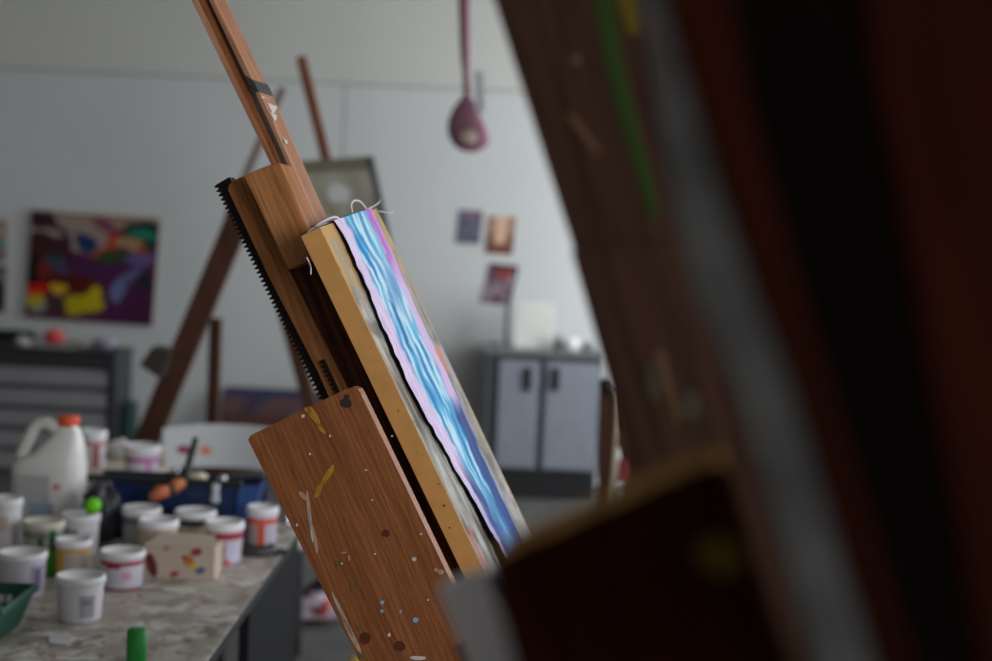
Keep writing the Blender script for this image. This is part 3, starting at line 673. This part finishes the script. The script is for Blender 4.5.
# flat paper scraps and a brush under the basket edge
for i, (px, py, rx, ry, cc, nm) in enumerate(((178, 590, .05, .03, (214, 208, 196), 'pale torn paper scrap lying in front of the spattered carton'), (205, 612, .045, .035, (200, 196, 190), 'grey-white paper scrap near the dark edge of the table'),
        (60, 640, .05, .03, (206, 204, 204), 'white paper scrap lying in front of the nearest plain tub'), (262, 585, .03, .02, (222, 218, 212), 'small white paper scrap close to the right table edge'))):
    c = onz(px, py, TZ)
    if c.x + rx > -.52: c.x = -.52 - rx
    m = MB().prism([(p[0], p[1], .0005) for p in dot_px(0, 0, rx * .8, ry * .8, 9, i, i * 3.3)], (0, 0, .002))
    o = m.build('paper_scrap', colm(*cc, .9)); o.location = (c.x, c.y, TZ); tag(o, nm, 'paper', 'paper scraps on the work table')

# ------------------------------------------------------------------ second table, chair, behind
t2 = thing('side_table', 'cream-topped side table standing behind the work table', 'table', (-1.35, 4.6, 0))
xe = at(158, 470, 4.5).x
xw = at(70, 470, 4.5).x
MB().box((xw, 4.22, .722), (xe, 5.0, .75)).build('tabletop', mat('cream_laminate', S(216, 208, 186), .5, vary=.1, vscale=20), t2, world=True, bevel=.003)
for x in (xw + .02, xe - .05):
    for y in (4.26, 4.93): MB().box((x, y, 0), (x + .035, y + .035, .722)).build('leg', M_TBLK, t2, world=True)
tub('small white tub with a dull red label frame beside the jug, on the side table', 93, 470, 428, 27, BW, LW, [(.8, .92, colm(190, 120, 110))], [(-75, -45, .05, .8, colm(186, 84, 90)), (-160, -130, .05, .8, colm(180, 110, 110))], group='tubs on the side table', lidh=.22)
tub('wide white tub with a magenta printed label on the side table', 142, 476, 442, 38, BL, LW, [(.62, .80, MAGT)], [(-60, -45, .0, .75, colm(214, 110, 180)), (-130, -110, .62, .8, colm(110, 50, 90))], group='tubs on the side table', lidh=.25)
o = MB().blob(at(118, 459, 4.7) + V((0, 0, .03)), .045, 16, .5, 12, 0, (1.1, 1, .75)).build('paper_ball', colm(220, 216, 216, .9)); o_z = .75
tag(o, 'crumpled white paper between the two tubs on the side table', 'paper')
Y = 4.55
ch = thing('chair', 'white moulded chair with chrome legs, its paint-blotted back showing behind the blue crate', 'chair', (at(215, 466, Y).x, Y + .2, 0))
M_CH = mat('white_moulded_plastic', S(214, 218, 220), .4)
xa, xb = at(160, 440, Y).x, at(300, 440, Y).x; zt_, zb_ = at(210, 427, Y).z, at(210, 469, Y).z
def backP(off):
    def P(s, t):
        b = .03 * math.sin(PI * s); l = xa + .022 * t; r = xb - .022 * t
        z1 = zt_ - .018 * abs(2 * s - 1) ** 3
        return V((l + (r - l) * s, Y + off + .05 * math.sin(PI * s) + .03 * (1 - t), z1 + (zb_ - z1) * t))
    return P
def backC(s, t):
    X = 160 + 140 * s; Yp = 427 + 42 * t; c = S(214, 218, 220)
    if ((X - 180) / 8) ** 2 + ((Yp - 452) / 4.5) ** 2 < 1 + .5 * nz(X * .3, Yp * .3): c = S(150, 24, 70)
    if ((X - 201) / 6) ** 2 + ((Yp - 453) / 4.5) ** 2 < 1 + .5 * nz(X * .3, Yp * .3): c = S(236, 128, 84)
    return c
m = MB().grid(backP(0), backC, 60, 20).grid(backP(.008), lambda s, t: S(214, 218, 220), 60, 20, 0, True, True)
m.build('backrest', paint_mat('blotted_white_plastic', .4, .02), ch, world=True, colors=True)
MB().box((xa + .02, Y + .06, .43), (xb - .02, Y + .46, .455)).build('seat', M_CH, ch, world=True, bevel=.01)
for x in (xa + .04, xb - .04):
    for y in (Y + .09, Y + .43):
        zt2 = .43 if y > Y + .2 else zb_ + .06
        MB().tube([(x, y, 0), (x, y, .42), (x, y - (.0 if y > Y + .2 else .03), zt2)], .011, 10).build('leg', M_CHROME, ch, world=True)
# chrome rail cart edge right of the crate
Yc = 3.95
st = thing('stool_frame', 'chrome tubular frame standing between the blue crate and the brown side board', 'frame', (at(262, 500, Yc).x, Yc, 0))
a, b = at(228, 477, Yc), at(300, 474, Yc)
MB().tube([a, at(262, 473, Yc), b], .009, 10).build('rail', M_CHROME, st, world=True)
for px in (262, 297):
    q = at(px, 474, Yc); MB().tube([q, (q.x, q.y, .0)], .009, 10).build('leg', M_CHROME, st, world=True)
q = a; MB().tube([q, (q.x, q.y, .0)], .009, 10).build('leg', M_CHROME, st, world=True)

# ------------------------------------------------------------------ easel at the back
YE = 5.6
be = thing('studio_easel', 'brown A-frame easel standing by the back wall left of centre, blurred', 'easel', (at(230, 430, YE).x, YE, 0))
def to_floor(p, q):
    p, q = V(p), V(q); return p + (q - p) * (p.z / (p.z - q.z))
a, b = at(233, 232, YE), at(150, 433, YE)
MB().bar(at(240, 215, YE), to_floor(a, b), .098, .045).build('leg', W_BACK, be, world=True, bevel=.003)
MB().bar(at(283, 88, YE), at(228, 218, YE), .03, .03).build('leg_extension', mat('grey_brown_wood', S(146, 126, 116), .6), be, world=True)
a, b = at(281, 297, YE + .02), at(311, 406, YE + .02)
MB().bar(at(262, 228, YE + .02), to_floor(a, b), .055, .045).build('leg', W_BACK, be, world=True, bevel=.003)
MB().bar(at(301, 57, YE + .1), at(386, 400, YE + .1), .04, .045).build('mast', wood('faded_brown_wood', S(120, 74, 54), S(142, 92, 68), S(158, 106, 82)), be, world=True, bevel=.003)
q = at(216, 318, YE + .25); MB().bar(q, (q.x, q.y, 0), .05, .04).build('rear_strut', W_BACK, be, world=True, bevel=.003)
MB().bar(at(206, 470, YE + .1), at(330, 470, YE + .1), .05, .04, (0, 0, 1)).build('cross_bar', W_BACK, be, world=True)
q0, q1, q2, q3 = at(139, 365, YE - .12), at(152, 347, YE - .12), at(170, 352, YE - .12), at(160, 379, YE - .12)
MB().prism([q0, q1, q2, q3], (0, .14, 0)).build('tray_end', mat('dark_grey_wood', S(66, 56, 52), .6), be, world=True)
# khaki canvas on that easel
kb = thing('canvas', 'khaki and grey smeared canvas resting on the blurred back easel', 'canvas', at(345, 300, YE))
k4 = [at(300, 161, YE + .03), at(371, 156, YE + .03), at(404, 310, YE + .03), at(330, 310, YE + .03)]
def kP(s, t): return (k4[0] * (1 - s) + k4[1] * s) * (1 - t) + (k4[3] * (1 - s) + k4[2] * s) * t - V((0, .002, 0))
def kC(s, t):
    c = mixc(S(160, 158, 140), S(196, 193, 180), .5 + .9 * nz(s * 5, t * 6, 3))
    if t < .09: c = S(132, 128, 104)
    if ((s - .45) / .2) ** 2 + ((t - .22) / .06) ** 2 < 1 + nz(s * 9, t * 9): c = S(226, 228, 226)
    if t > .3 and nz(s * 4, t * 5, 8) > .1: c = S(166, 154, 130)
    return c
MB().grid(kP, kC, 30, 40).build('painted_face', paint_mat('khaki_paint'), kb, world=True, colors=True)
MB().prism([k4[0], k4[1], k4[2], k4[3]], (0, .025, 0)).build('stretcher', colm(120, 110, 92), kb, world=True)
MB().bar(k4[1], k4[2], .022, .03).build('edge_strip', colm(112, 116, 120), kb, world=True)

# ------------------------------------------------------------------ back wall: paintings, cards, furniture
def wall_picture(name, label, cat, px4, colf, ns, nt, th=.03, group=None, edge=colm(128, 116, 106)):
    q = [at(x, y, YB - th) for x, y in px4]      # top left, top right, bottom right, bottom left
    o = thing(name, label, cat, (q[0] + q[1] + q[2] + q[3]) / 4 + V((0, th, 0)), group=group)
    MB().prism(q, (0, th - .001, 0)).build('backing', edge, o, world=True)
    MB().grid(lambda s, t: (q[0]*(1-s) + q[1]*s)*(1-t) + (q[3]*(1-s) + q[2]*s)*t - V((0, .001, 0)), colf, ns, nt).build('picture', paint_mat(name + '_paint'), o, world=True, colors=True)
    return o
KW = .46
def D(r, g, b, k=KW): return S(r, g, b, k)
ABS = [  # (cx, cy, rx, ry, turn, colour) on a 620 x 545 field
    (300, 20, 330, 50, 0, D(110, 92, 78)), (240, 110, 170, 80, .2, D(112, 98, 92)), (50, 50, 90, 70, .5, D(42, 16, 24)), (120, 150, 70, 120, -.5, D(44, 20, 26)),
    (70, 105, 90, 18, .15, D(116, 106, 106)), (40, 250, 70, 150, 0, D(44, 20, 14)), (20, 300, 45, 80, 0, D(14, 6, 8)), (270, 150, 60, 34, .5, D(16, 34, 66)),
    (110, 260, 44, 26, .8, D(22, 50, 62)), (170, 290, 30, 70, -.3, D(50, 48, 70)), (70, 300, 36, 40, 0, D(88, 22, 24)), (400, 150, 26, 60, .1, D(126, 40, 24)),
    (330, 205, 90, 18, -.4, D(110, 36, 24)), (410, 215, 90, 40, -.25, D(28, 52, 20)), (360, 50, 60, 30, .4, D(92, 44, 66)), (535, 75, 90, 48, 0, D(16, 22, 22)), (535, 85, 76, 26, .05, D(14, 92, 72)),
    (500, 140, 100, 24, .1, D(122, 96, 70)), (560, 165, 30, 24, 0, D(110, 52, 20)), (300, 270, 130, 50, .2, D(48, 20, 50)), (470, 400, 160, 170, 0, D(52, 18, 52)), (560, 480, 100, 90, 0, D(50, 14, 46)),
    (540, 210, 70, 34, .2, D(72, 62, 104)), (480, 310, 90, 22, -.7, D(70, 70, 104)), (440, 380, 30, 60, .2, D(74, 82, 116)), (570, 330, 46, 50, 0, D(24, 28, 36)), (230, 370, 160, 60, .1, D(60, 12, 14)),
    (50, 395, 60, 30, -.1, D(150, 16, 10)), (150, 390, 36, 30, -.2, D(148, 122, 20)), (30, 450, 60, 40, 0, D(132, 118, 30)), (280, 460, 100, 52, -.1, D(134, 122, 12)), (330, 420, 44, 60, .3, D(138, 126, 12)),
    (150, 480, 60, 36, 0, D(46, 34, 32)), (60, 490, 40, 20, -.5, D(100, 110, 96)), (590, 140, 26, 30, 0, D(24, 40, 36))]
def abs_col(s, t):
    X, Yq = s * 620, t * 545; c = D(60, 24, 44)
    wob = nz(X * .012, Yq * .012, 2) * 22; X2, Y2 = X + wob, Yq + nz(X * .013, Yq * .013, 8) * 22
    for (cx, cy, rx, ry, a, cc) in ABS:
        dx, dy = X2 - cx, Y2 - cy; u, v = dx * math.cos(a) + dy * math.sin(a), -dx * math.sin(a) + dy * math.cos(a)
        if (u / rx) ** 2 + (v / ry) ** 2 < 1: c = cc
    return c
wall_picture('painting', 'large abstract painting in purple, red, yellow and green on the back wall at left', 'painting', [(32, 210), (160, 218.5), (152, 326), (25.5, 317)], abs_col, 110, 96)
wall_picture('painting', 'small bright painting cut off at the left edge beside the large abstract', 'painting', [(-40, 216), (6, 220), (5, 262), (-41, 258)],
    lambda s, t: D(150, 108, 60) if t < .45 and nz(s * 5, t * 5) > -.1 else (D(70, 108, 120) if nz(s * 6, t * 6, 4) > -.2 else D(120, 60, 40)), 20, 20)
wall_picture('painting', 'small black and white picture hung below the bright one at the left edge', 'painting', [(-40, 263), (6, 267), (4, 313), (-42, 309)],
    lambda s, t: D(20, 20, 22) if nz(s * 4, t * 4, 9) < .25 else D(90, 90, 92), 20, 20)
KC = .5
def cardc(seed, a, b, c3):
    def f(s, t):
        n1, n2 = nz(s * 3.3, t * 3.3, seed), nz(s * 6, t * 6, seed + 5); c = a
        if n1 > .02: c = b
        if n2 > .15: c = c3
        return c
    return f
GC = 'picture cards on the back wall'
wall_picture('picture_card', 'blue-grey picture card, leftmost of the three on the back wall', 'picture card', [(459, 209.5), (483, 211), (480, 244.5), (456, 243)], cardc(2, D(70, 84, 98, KC), D(96, 76, 92, KC), D(50, 62, 66, KC)), 16, 20, .004, GC)
wall_picture('picture_card', 'tan and brown picture card just right of the blue-grey card on the wall', 'picture card', [(489, 216), (516, 217), (512, 255), (485, 253)], lambda s, t: D(168, 136, 116, KC) if abs(s - .5) < .22 and t < .75 else (D(120, 96, 80, KC) if t < .5 else D(86, 52, 40, KC)), 16, 20, .004, GC)
wall_picture('picture_card', 'dark red tilted picture card below the other two on the back wall', 'picture card', [(490, 263), (519, 266), (510, 306), (480, 302)], lambda s, t: D(50, 36, 44, .7) if (t < .1 or s > .9) else (D(128, 54, 46, .7) if t < .35 and abs(s - .55) < .25 else cardc(6, D(92, 66, 74, .7), D(136, 118, 128, .7), D(70, 42, 50, .7))(s, t)), 18, 22, .004, GC)

# metal two-door cabinet
YC = 8.35
xa, xb = at(485, 350, YC).x, at(603, 350, YC).x; zt = at(545, 351, YC).z
cb = thing('cabinet', 'grey metal two-door cabinet against the back wall', 'cabinet', ((xa + xb) / 2, YC + .25, 0))
M_CF = mat('dark_grey_metal', S(78, 82, 88), .5, .0); M_CD = mat('pale_grey_metal', S(150, 155, 168), .45)
MB().box((xa + .03, YC + .02, .06), (xb - .03, YB - .03, zt - .02)).box((xa, YC, .17), (xa + .06, YC + .03, zt - .02)).box((xb - .05, YC, .17), (xb, YC + .03, zt - .02)).build('carcass', M_CF, cb, world=True)
MB().box((xa - .012, YC - .02, zt - .03), (xb + .012, YB - .03, zt)).build('cabinet_top', mat('mid_grey_top', S(128, 130, 134), .5), cb, world=True, bevel=.004)
zb0 = .17
for (l, r, h) in ((497, 537, 528), (544, 597, 556)):
    x0, x1 = at(l, 420, YC).x, at(r, 420, YC).x
    d = MB().box((x0, YC - .012, zb0 + .02), (x1, YC + .02, zt - .065)).build('door', M_CD, cb, world=True, bevel=.004)
    q = at(h, 379, YC - .02); hh = MB().box((q.x - .022, YC - .03, q.z - .07), (q.x + .022, YC - .0125, q.z + .07)).build('handle', M_BLACK, d, world=True, bevel=.004)
MB().box((xa + .01, YC + .005, 0), (xb - .01, YC + .018, zb0)).build('plinth', mat('black_plinth', S(34, 34, 36), .6), cb, world=True)
q = at(533, 348, YC + .2)
o = MB().box((at(514, 340, YC + .2).x, YC + .18, zt), (at(553, 340, YC + .2).x, YC + .3, at(533, 303, YC + .2).z)).build('paper_box', mat('white_carton', S(242, 243, 236), .8), bevel=.004); tag(o, 'white box standing on top of the metal cabinet', 'box')
q = at(507, 320, YC + .32); o = MB().box((q.x - .012, YC + .3, zt), (q.x + .012, YC + .34, at(507, 300, YC + .32).z)).build('sliver', mat('dark_slate', S(74, 76, 76), .6)); tag(o, 'thin dark stick standing left of the white box on the cabinet', 'sliver')  # thin dark upright piece beside the white box
q = at(570, 350, YC + .15); o = MB().lathe([(.045, 0), (.06, .02), (.062, .05), (.04, .075), (.02, .085)], 20, (q.x, YC + .15, zt)).build('bowl', M_WHITE); tag(o, 'small white rounded pot on top of the metal cabinet', 'pot')
q = at(557, 350, YC + .12); o = MB().lathe([(.02, 0), (.022, .06), (.012, .07), (.012, .1)], 14, (q.x, YC + .1, zt)).build('bottle', mat('dark_bottle_plastic', S(58, 60, 64), .4)); tag(o, 'small dark bottle between the white box and the white pot on the cabinet', 'bottle')
q = at(590, 350, YC + .12); o = MB().blob((q.x, YC + .14, zt + .03), .04, 14, .4, 4, 0, (1.2, 1, .75)).build('rag', colm(150, 152, 156, .9)); tag(o, 'grey crumpled rag at the right end of the cabinet top', 'rag')
q = at(497, 350, YC + .12); o = MB().lathe([(.03, 0), (.032, .012), (.03, .022), (.001, .022)], 18, (q.x, YC + .08, zt)).build('lid', colm(110, 112, 116)); tag(o, 'small grey lid at the left end of the cabinet top', 'lid')

# metal drawer chest on the left
YD = 8.5
xr = at(116, 380, YD).x; xl = -4.2; zt = at(80, 350, YD).z
dc = thing('drawer_chest', 'dark grey metal plan chest of wide drawers under the abstract painting', 'drawer chest', ((xr + xl) / 2, YD + .2, 0))
M_DF = mat('charcoal_metal', S(62, 62, 66), .5); M_DD = mat('grey_drawer_metal', S(150, 150, 153), .45)
MB().box((xl, YD + .03, 0), (xr, YB - .03, zt - .02)).box((xr - .05, YD, 0), (xr, YD + .03, zt - .02)).build('carcass', M_DF, dc, world=True, bevel=.003)
MB().box((xl - .01, YD - .015, zt - .02), (xr + .01, YB - .03, zt)).build('chest_top', M_DF, dc, world=True, bevel=.003)
pitch = .132; z = zt - .10
for i in range(6):
    if i == 0:
        m = MB().box((xl + .04, YD, zt - .098), (xr - .06, YD + .03, zt - .035)); mm = M_DF
        d = m.build('drawer', mm, dc, world=True, bevel=.003); continue
    z1 = zt - .105 - (i - 1) * pitch - .018; z0 = z1 - pitch + .030
    d = MB().prism([(xl + .04, YD + .02, z0), (xl + .04, YD - .005, z0), (xl + .04, YD + .008, z1 - .02), (xl + .04, YD + .02, z1)], (xr - .06 - xl - .04, 0, 0)).build('drawer', M_DD, dc, world=True)
    MB().box((xl + .5, YD - .018, z0 + .03), (xl + .6, YD - .004, z0 + .045)).build('handle', M_STEEL, d, world=True)
def onchest(px, Yo=.2): return V((at(px, 345, YD + Yo).x, YD + Yo, zt))
c = onchest(12); o = MB().blob(c + V((0, 0, .052)), .1, 22, .6, 3, 0, (1.5, .9, .36)).build('cloth', mat('black_cloth', S(26, 26, 28), .9)); tag(o, 'black cloth heaped on the left of the drawer chest', 'cloth')
c = onchest(22, .05); o = MB().blob(c + V((0, 0, .03)), .045, 16, .5, 6, 0, (1.2, 1, .7)).build('paper_ball', colm(170, 168, 168, .9)); tag(o, 'grey-white crumpled paper beside the black cloth on the drawer chest', 'paper')
c = onchest(54); o = thing('sponge', 'coral red rounded sponge on the drawer chest below the abstract painting', 'sponge', c)
MB().blob((0, 0, .058), .06, 18, .35, 9, 0, (1.1, .8, .75)).build('sponge_body', colm(232, 92, 84, .9), o)
c = onchest(56, .1); o = MB().box((-.13, -.06, 0), (.12, .05, .018)).build('tray', colm(160, 152, 148)); o.location = c; tag(o, 'flat pale tray lying in front of the coral sponge', 'tray')
c = onchest(78, .15); o = MB().blob(c + V((0, 0, .022)), .05, 16, .5, 16, 0, (1.4, 1, .5)).build('rag', colm(140, 136, 134, .9)); tag(o, 'dull grey rag midway along the drawer chest top', 'rag')
c = onchest(106); o = MB().blob(c + V((0, 0, .035)), .06, 18, .6, 11, 0, (1.3, 1, .62)).build('plastic_bag', colm(186, 182, 198, .6)); tag(o, 'pale lilac crumpled bag at the right end of the drawer chest', 'bag')
q = at(126, 404, YD + .1); o = MB().box((xr + .012, YD + .1, 0), (at(130, 404, YD + .1).x, YD + .3, q.z)).build('board', mat('dark_green_board', S(30, 62, 54), .6), bevel=.003); tag(o, 'dark green board standing against the right side of the drawer chest', 'board')

# canvas leaning at the foot of the wall
q = [at(222, 388, 8.72), at(420, 397, 8.72)]
lp = thing('painting', 'dark landscape painting leaning at the foot of the back wall behind the back easel', 'painting', ((q[0].x + q[1].x) / 2, 8.5, 0))
z1 = q[0].z; A_ = [V((q[0].x, 8.80, z1)), V((q[1].x, 8.80, z1)), V((q[1].x, 8.58, 0)), V((q[0].x, 8.58, 0))]
def lC(s, t):
    n = nz(s * 6, t * 4, 3); c = D(44, 34, 34, .3)
    if t < .1: c = D(30, 34, 54, .3)
    elif t < .28: c = D(56, 40, 42, .3) if n > 0 else D(36, 32, 44, .3)
    elif s > .35 + .1 * n: c = D(58, 60, 40, .3)
    else: c = D(48, 30, 26, .3)
    return c
MB().grid(lambda s, t: (A_[0]*(1-s)+A_[1]*s)*(1-t) + (A_[3]*(1-s)+A_[2]*s)*t, lC, 60, 40).build('picture', paint_mat('landscape_paint'), lp, world=True, colors=True)
MB().prism([p + V((0, .002, 0)) for p in A_], (0, .03, .0)).build('stretcher', colm(120, 100, 80), lp, world=True)

# pink pouch hanging from the ceiling
YP = 6.6
pp = at(468, 120, YP)
pb = thing('pouch', 'dusty pink cloth pouch hanging on a pink strap before the back wall', 'pouch', at(468, 152, YP))
M_PK = mat('dusty_pink_cloth', S(146, 100, 116), .9, vary=.25, vscale=40); M_PKL = mat('pale_beige_cloth', S(206, 184, 172), .9)
tp = at(464, 0, YP)
st_ = [V((tp.x - .01, YP, ZC)), tp, at(465, 50, YP), at(466, 75, YP), at(467, 96, YP)]
MB().tube(st_, [.022, .028, .024, .016, .018], 12).build('strap', M_PK, pb, world=True)
rk = YP / FPX
m = MB(); N = 24; vs = []
prof = [(96, 466, 3), (100, 466.5, 7), (110, 466, 13), (122, 466, 18), (133, 468, 20.5), (142, 469.5, 19), (148, 470, 14), (152, 470.5, 5)]
for (py, px, hw) in prof:
    c = at(px, py, YP)
    for j in range(N):
        a = 2 * PI * j / N; q = 1 + .12 * nz(math.cos(a) * 2, math.sin(a) * 2, py * .06)
        vs.append(c + V((hw * rk * q * math.cos(a), hw * rk * .5 * q * math.sin(a), 0)))
fs = [(i*N+j, i*N+(j+1) % N, (i+1)*N+(j+1) % N, (i+1)*N+j) for i in range(len(prof)-1) for j in range(N)] + [tuple(range(N-1, -1, -1)), tuple(range((len(prof)-1)*N, len(prof)*N))]
m.add(vs, fs, 0, True).build('pouch_body', M_PK, pb, world=True)
m = MB().blob(at(468, 137, YP - .048), .04, 16, .3, 2, 0, (1, .25, .8)); m.build('pale_patch', M_PKL, pb, world=True)
q4 = [at(474, 70, YP - .02), at(483, 72, YP - .02), at(485, 112, YP - .02), at(476, 114, YP - .02)]
MB().prism(q4, (0, .006, 0)).build('tag', mat('white_tag', S(214, 214, 222), .7), pb, world=True)

# brown wooden stand seen beside the close easel
YS = 5.4
ws = thing('wooden_stand', 'reddish brown wooden stand with a black knob, glimpsed right of the metal cabinet', 'stand', (at(622, 470, YS).x, YS, 0))
q = at(606, 392, YS)
MB().bar(at(608, 392, YS), to_floor(at(608, 392, YS), at(607, 480, YS)), .07, .05).build('post', W_BACK, ws, world=True, bevel=.003)
MB().bar(at(632, 385, YS + .05), to_floor(at(632, 385, YS + .05), at(640, 480, YS + .05)), .13, .04).build('post', W_DARK, ws, world=True, bevel=.003)
MB().bar(at(604, 440, YS + .02), at(660, 442, YS + .02), .06, .03, (0, 0, 1)).build('cross_bar', W_BACK, ws, world=True)
MB().blob(at(607, 386, YS - .02), .034, 14, .1, 2).build('knob', M_BLACK, ws, world=True)
q = at(623, 470, YS); MB().box((q.x - .02, YS - .02, q.z - .05), (q.x + .03, YS + .02, q.z + .04)).build('red_patch', colm(150, 50, 46), ws, world=True)
o = MB().tube([at(618, 390, YS - .08), at(617, 420, YS - .08), at(613, 478, YS - .08), to_floor(at(617, 420, YS - .08), at(613, 478, YS - .08))], .008, 8).build('dowel', colm(214, 190, 160), None); tag(o, 'thin pale dowel leaning upright in front of the wooden stand', 'dowel')

# rag on the floor
c = onz(320, 618, 0.0)
o = thing('rag', 'striped pink and white rag crumpled on the floor beyond the work table', 'rag', c)
m = MB().blob((0, 0, .045), .12, 26, .6, 5, 0, (1.15, .9, .42)); m.build('rag_cloth', colm(204, 190, 204, .9), o)
MB().blob((.02, -.03, .047), .085, 20, .6, 7, 0, (.5, 1, .5)).build('red_stripe', colm(190, 84, 72, .9), o)
MB().blob((-.0, .14, .06), .1, 20, .4, 9, 0, (1, .7, .6)).build('dark_lump', colm(48, 46, 52, .9), o)  # near-black lump behind the pink cloth
q = at(352, 661, 3.9); o = MB().lathe([(.05, 0), (.052, .1), (.03, .12), (.03, .14)], 18, (onz(356, 700, 0).x, onz(356, 700, 0).y, 0)).build('bottle', colm(222, 184, 60)); tag(o, 'yellow bottle on the floor at the lower edge of the brown side board', 'bottle')
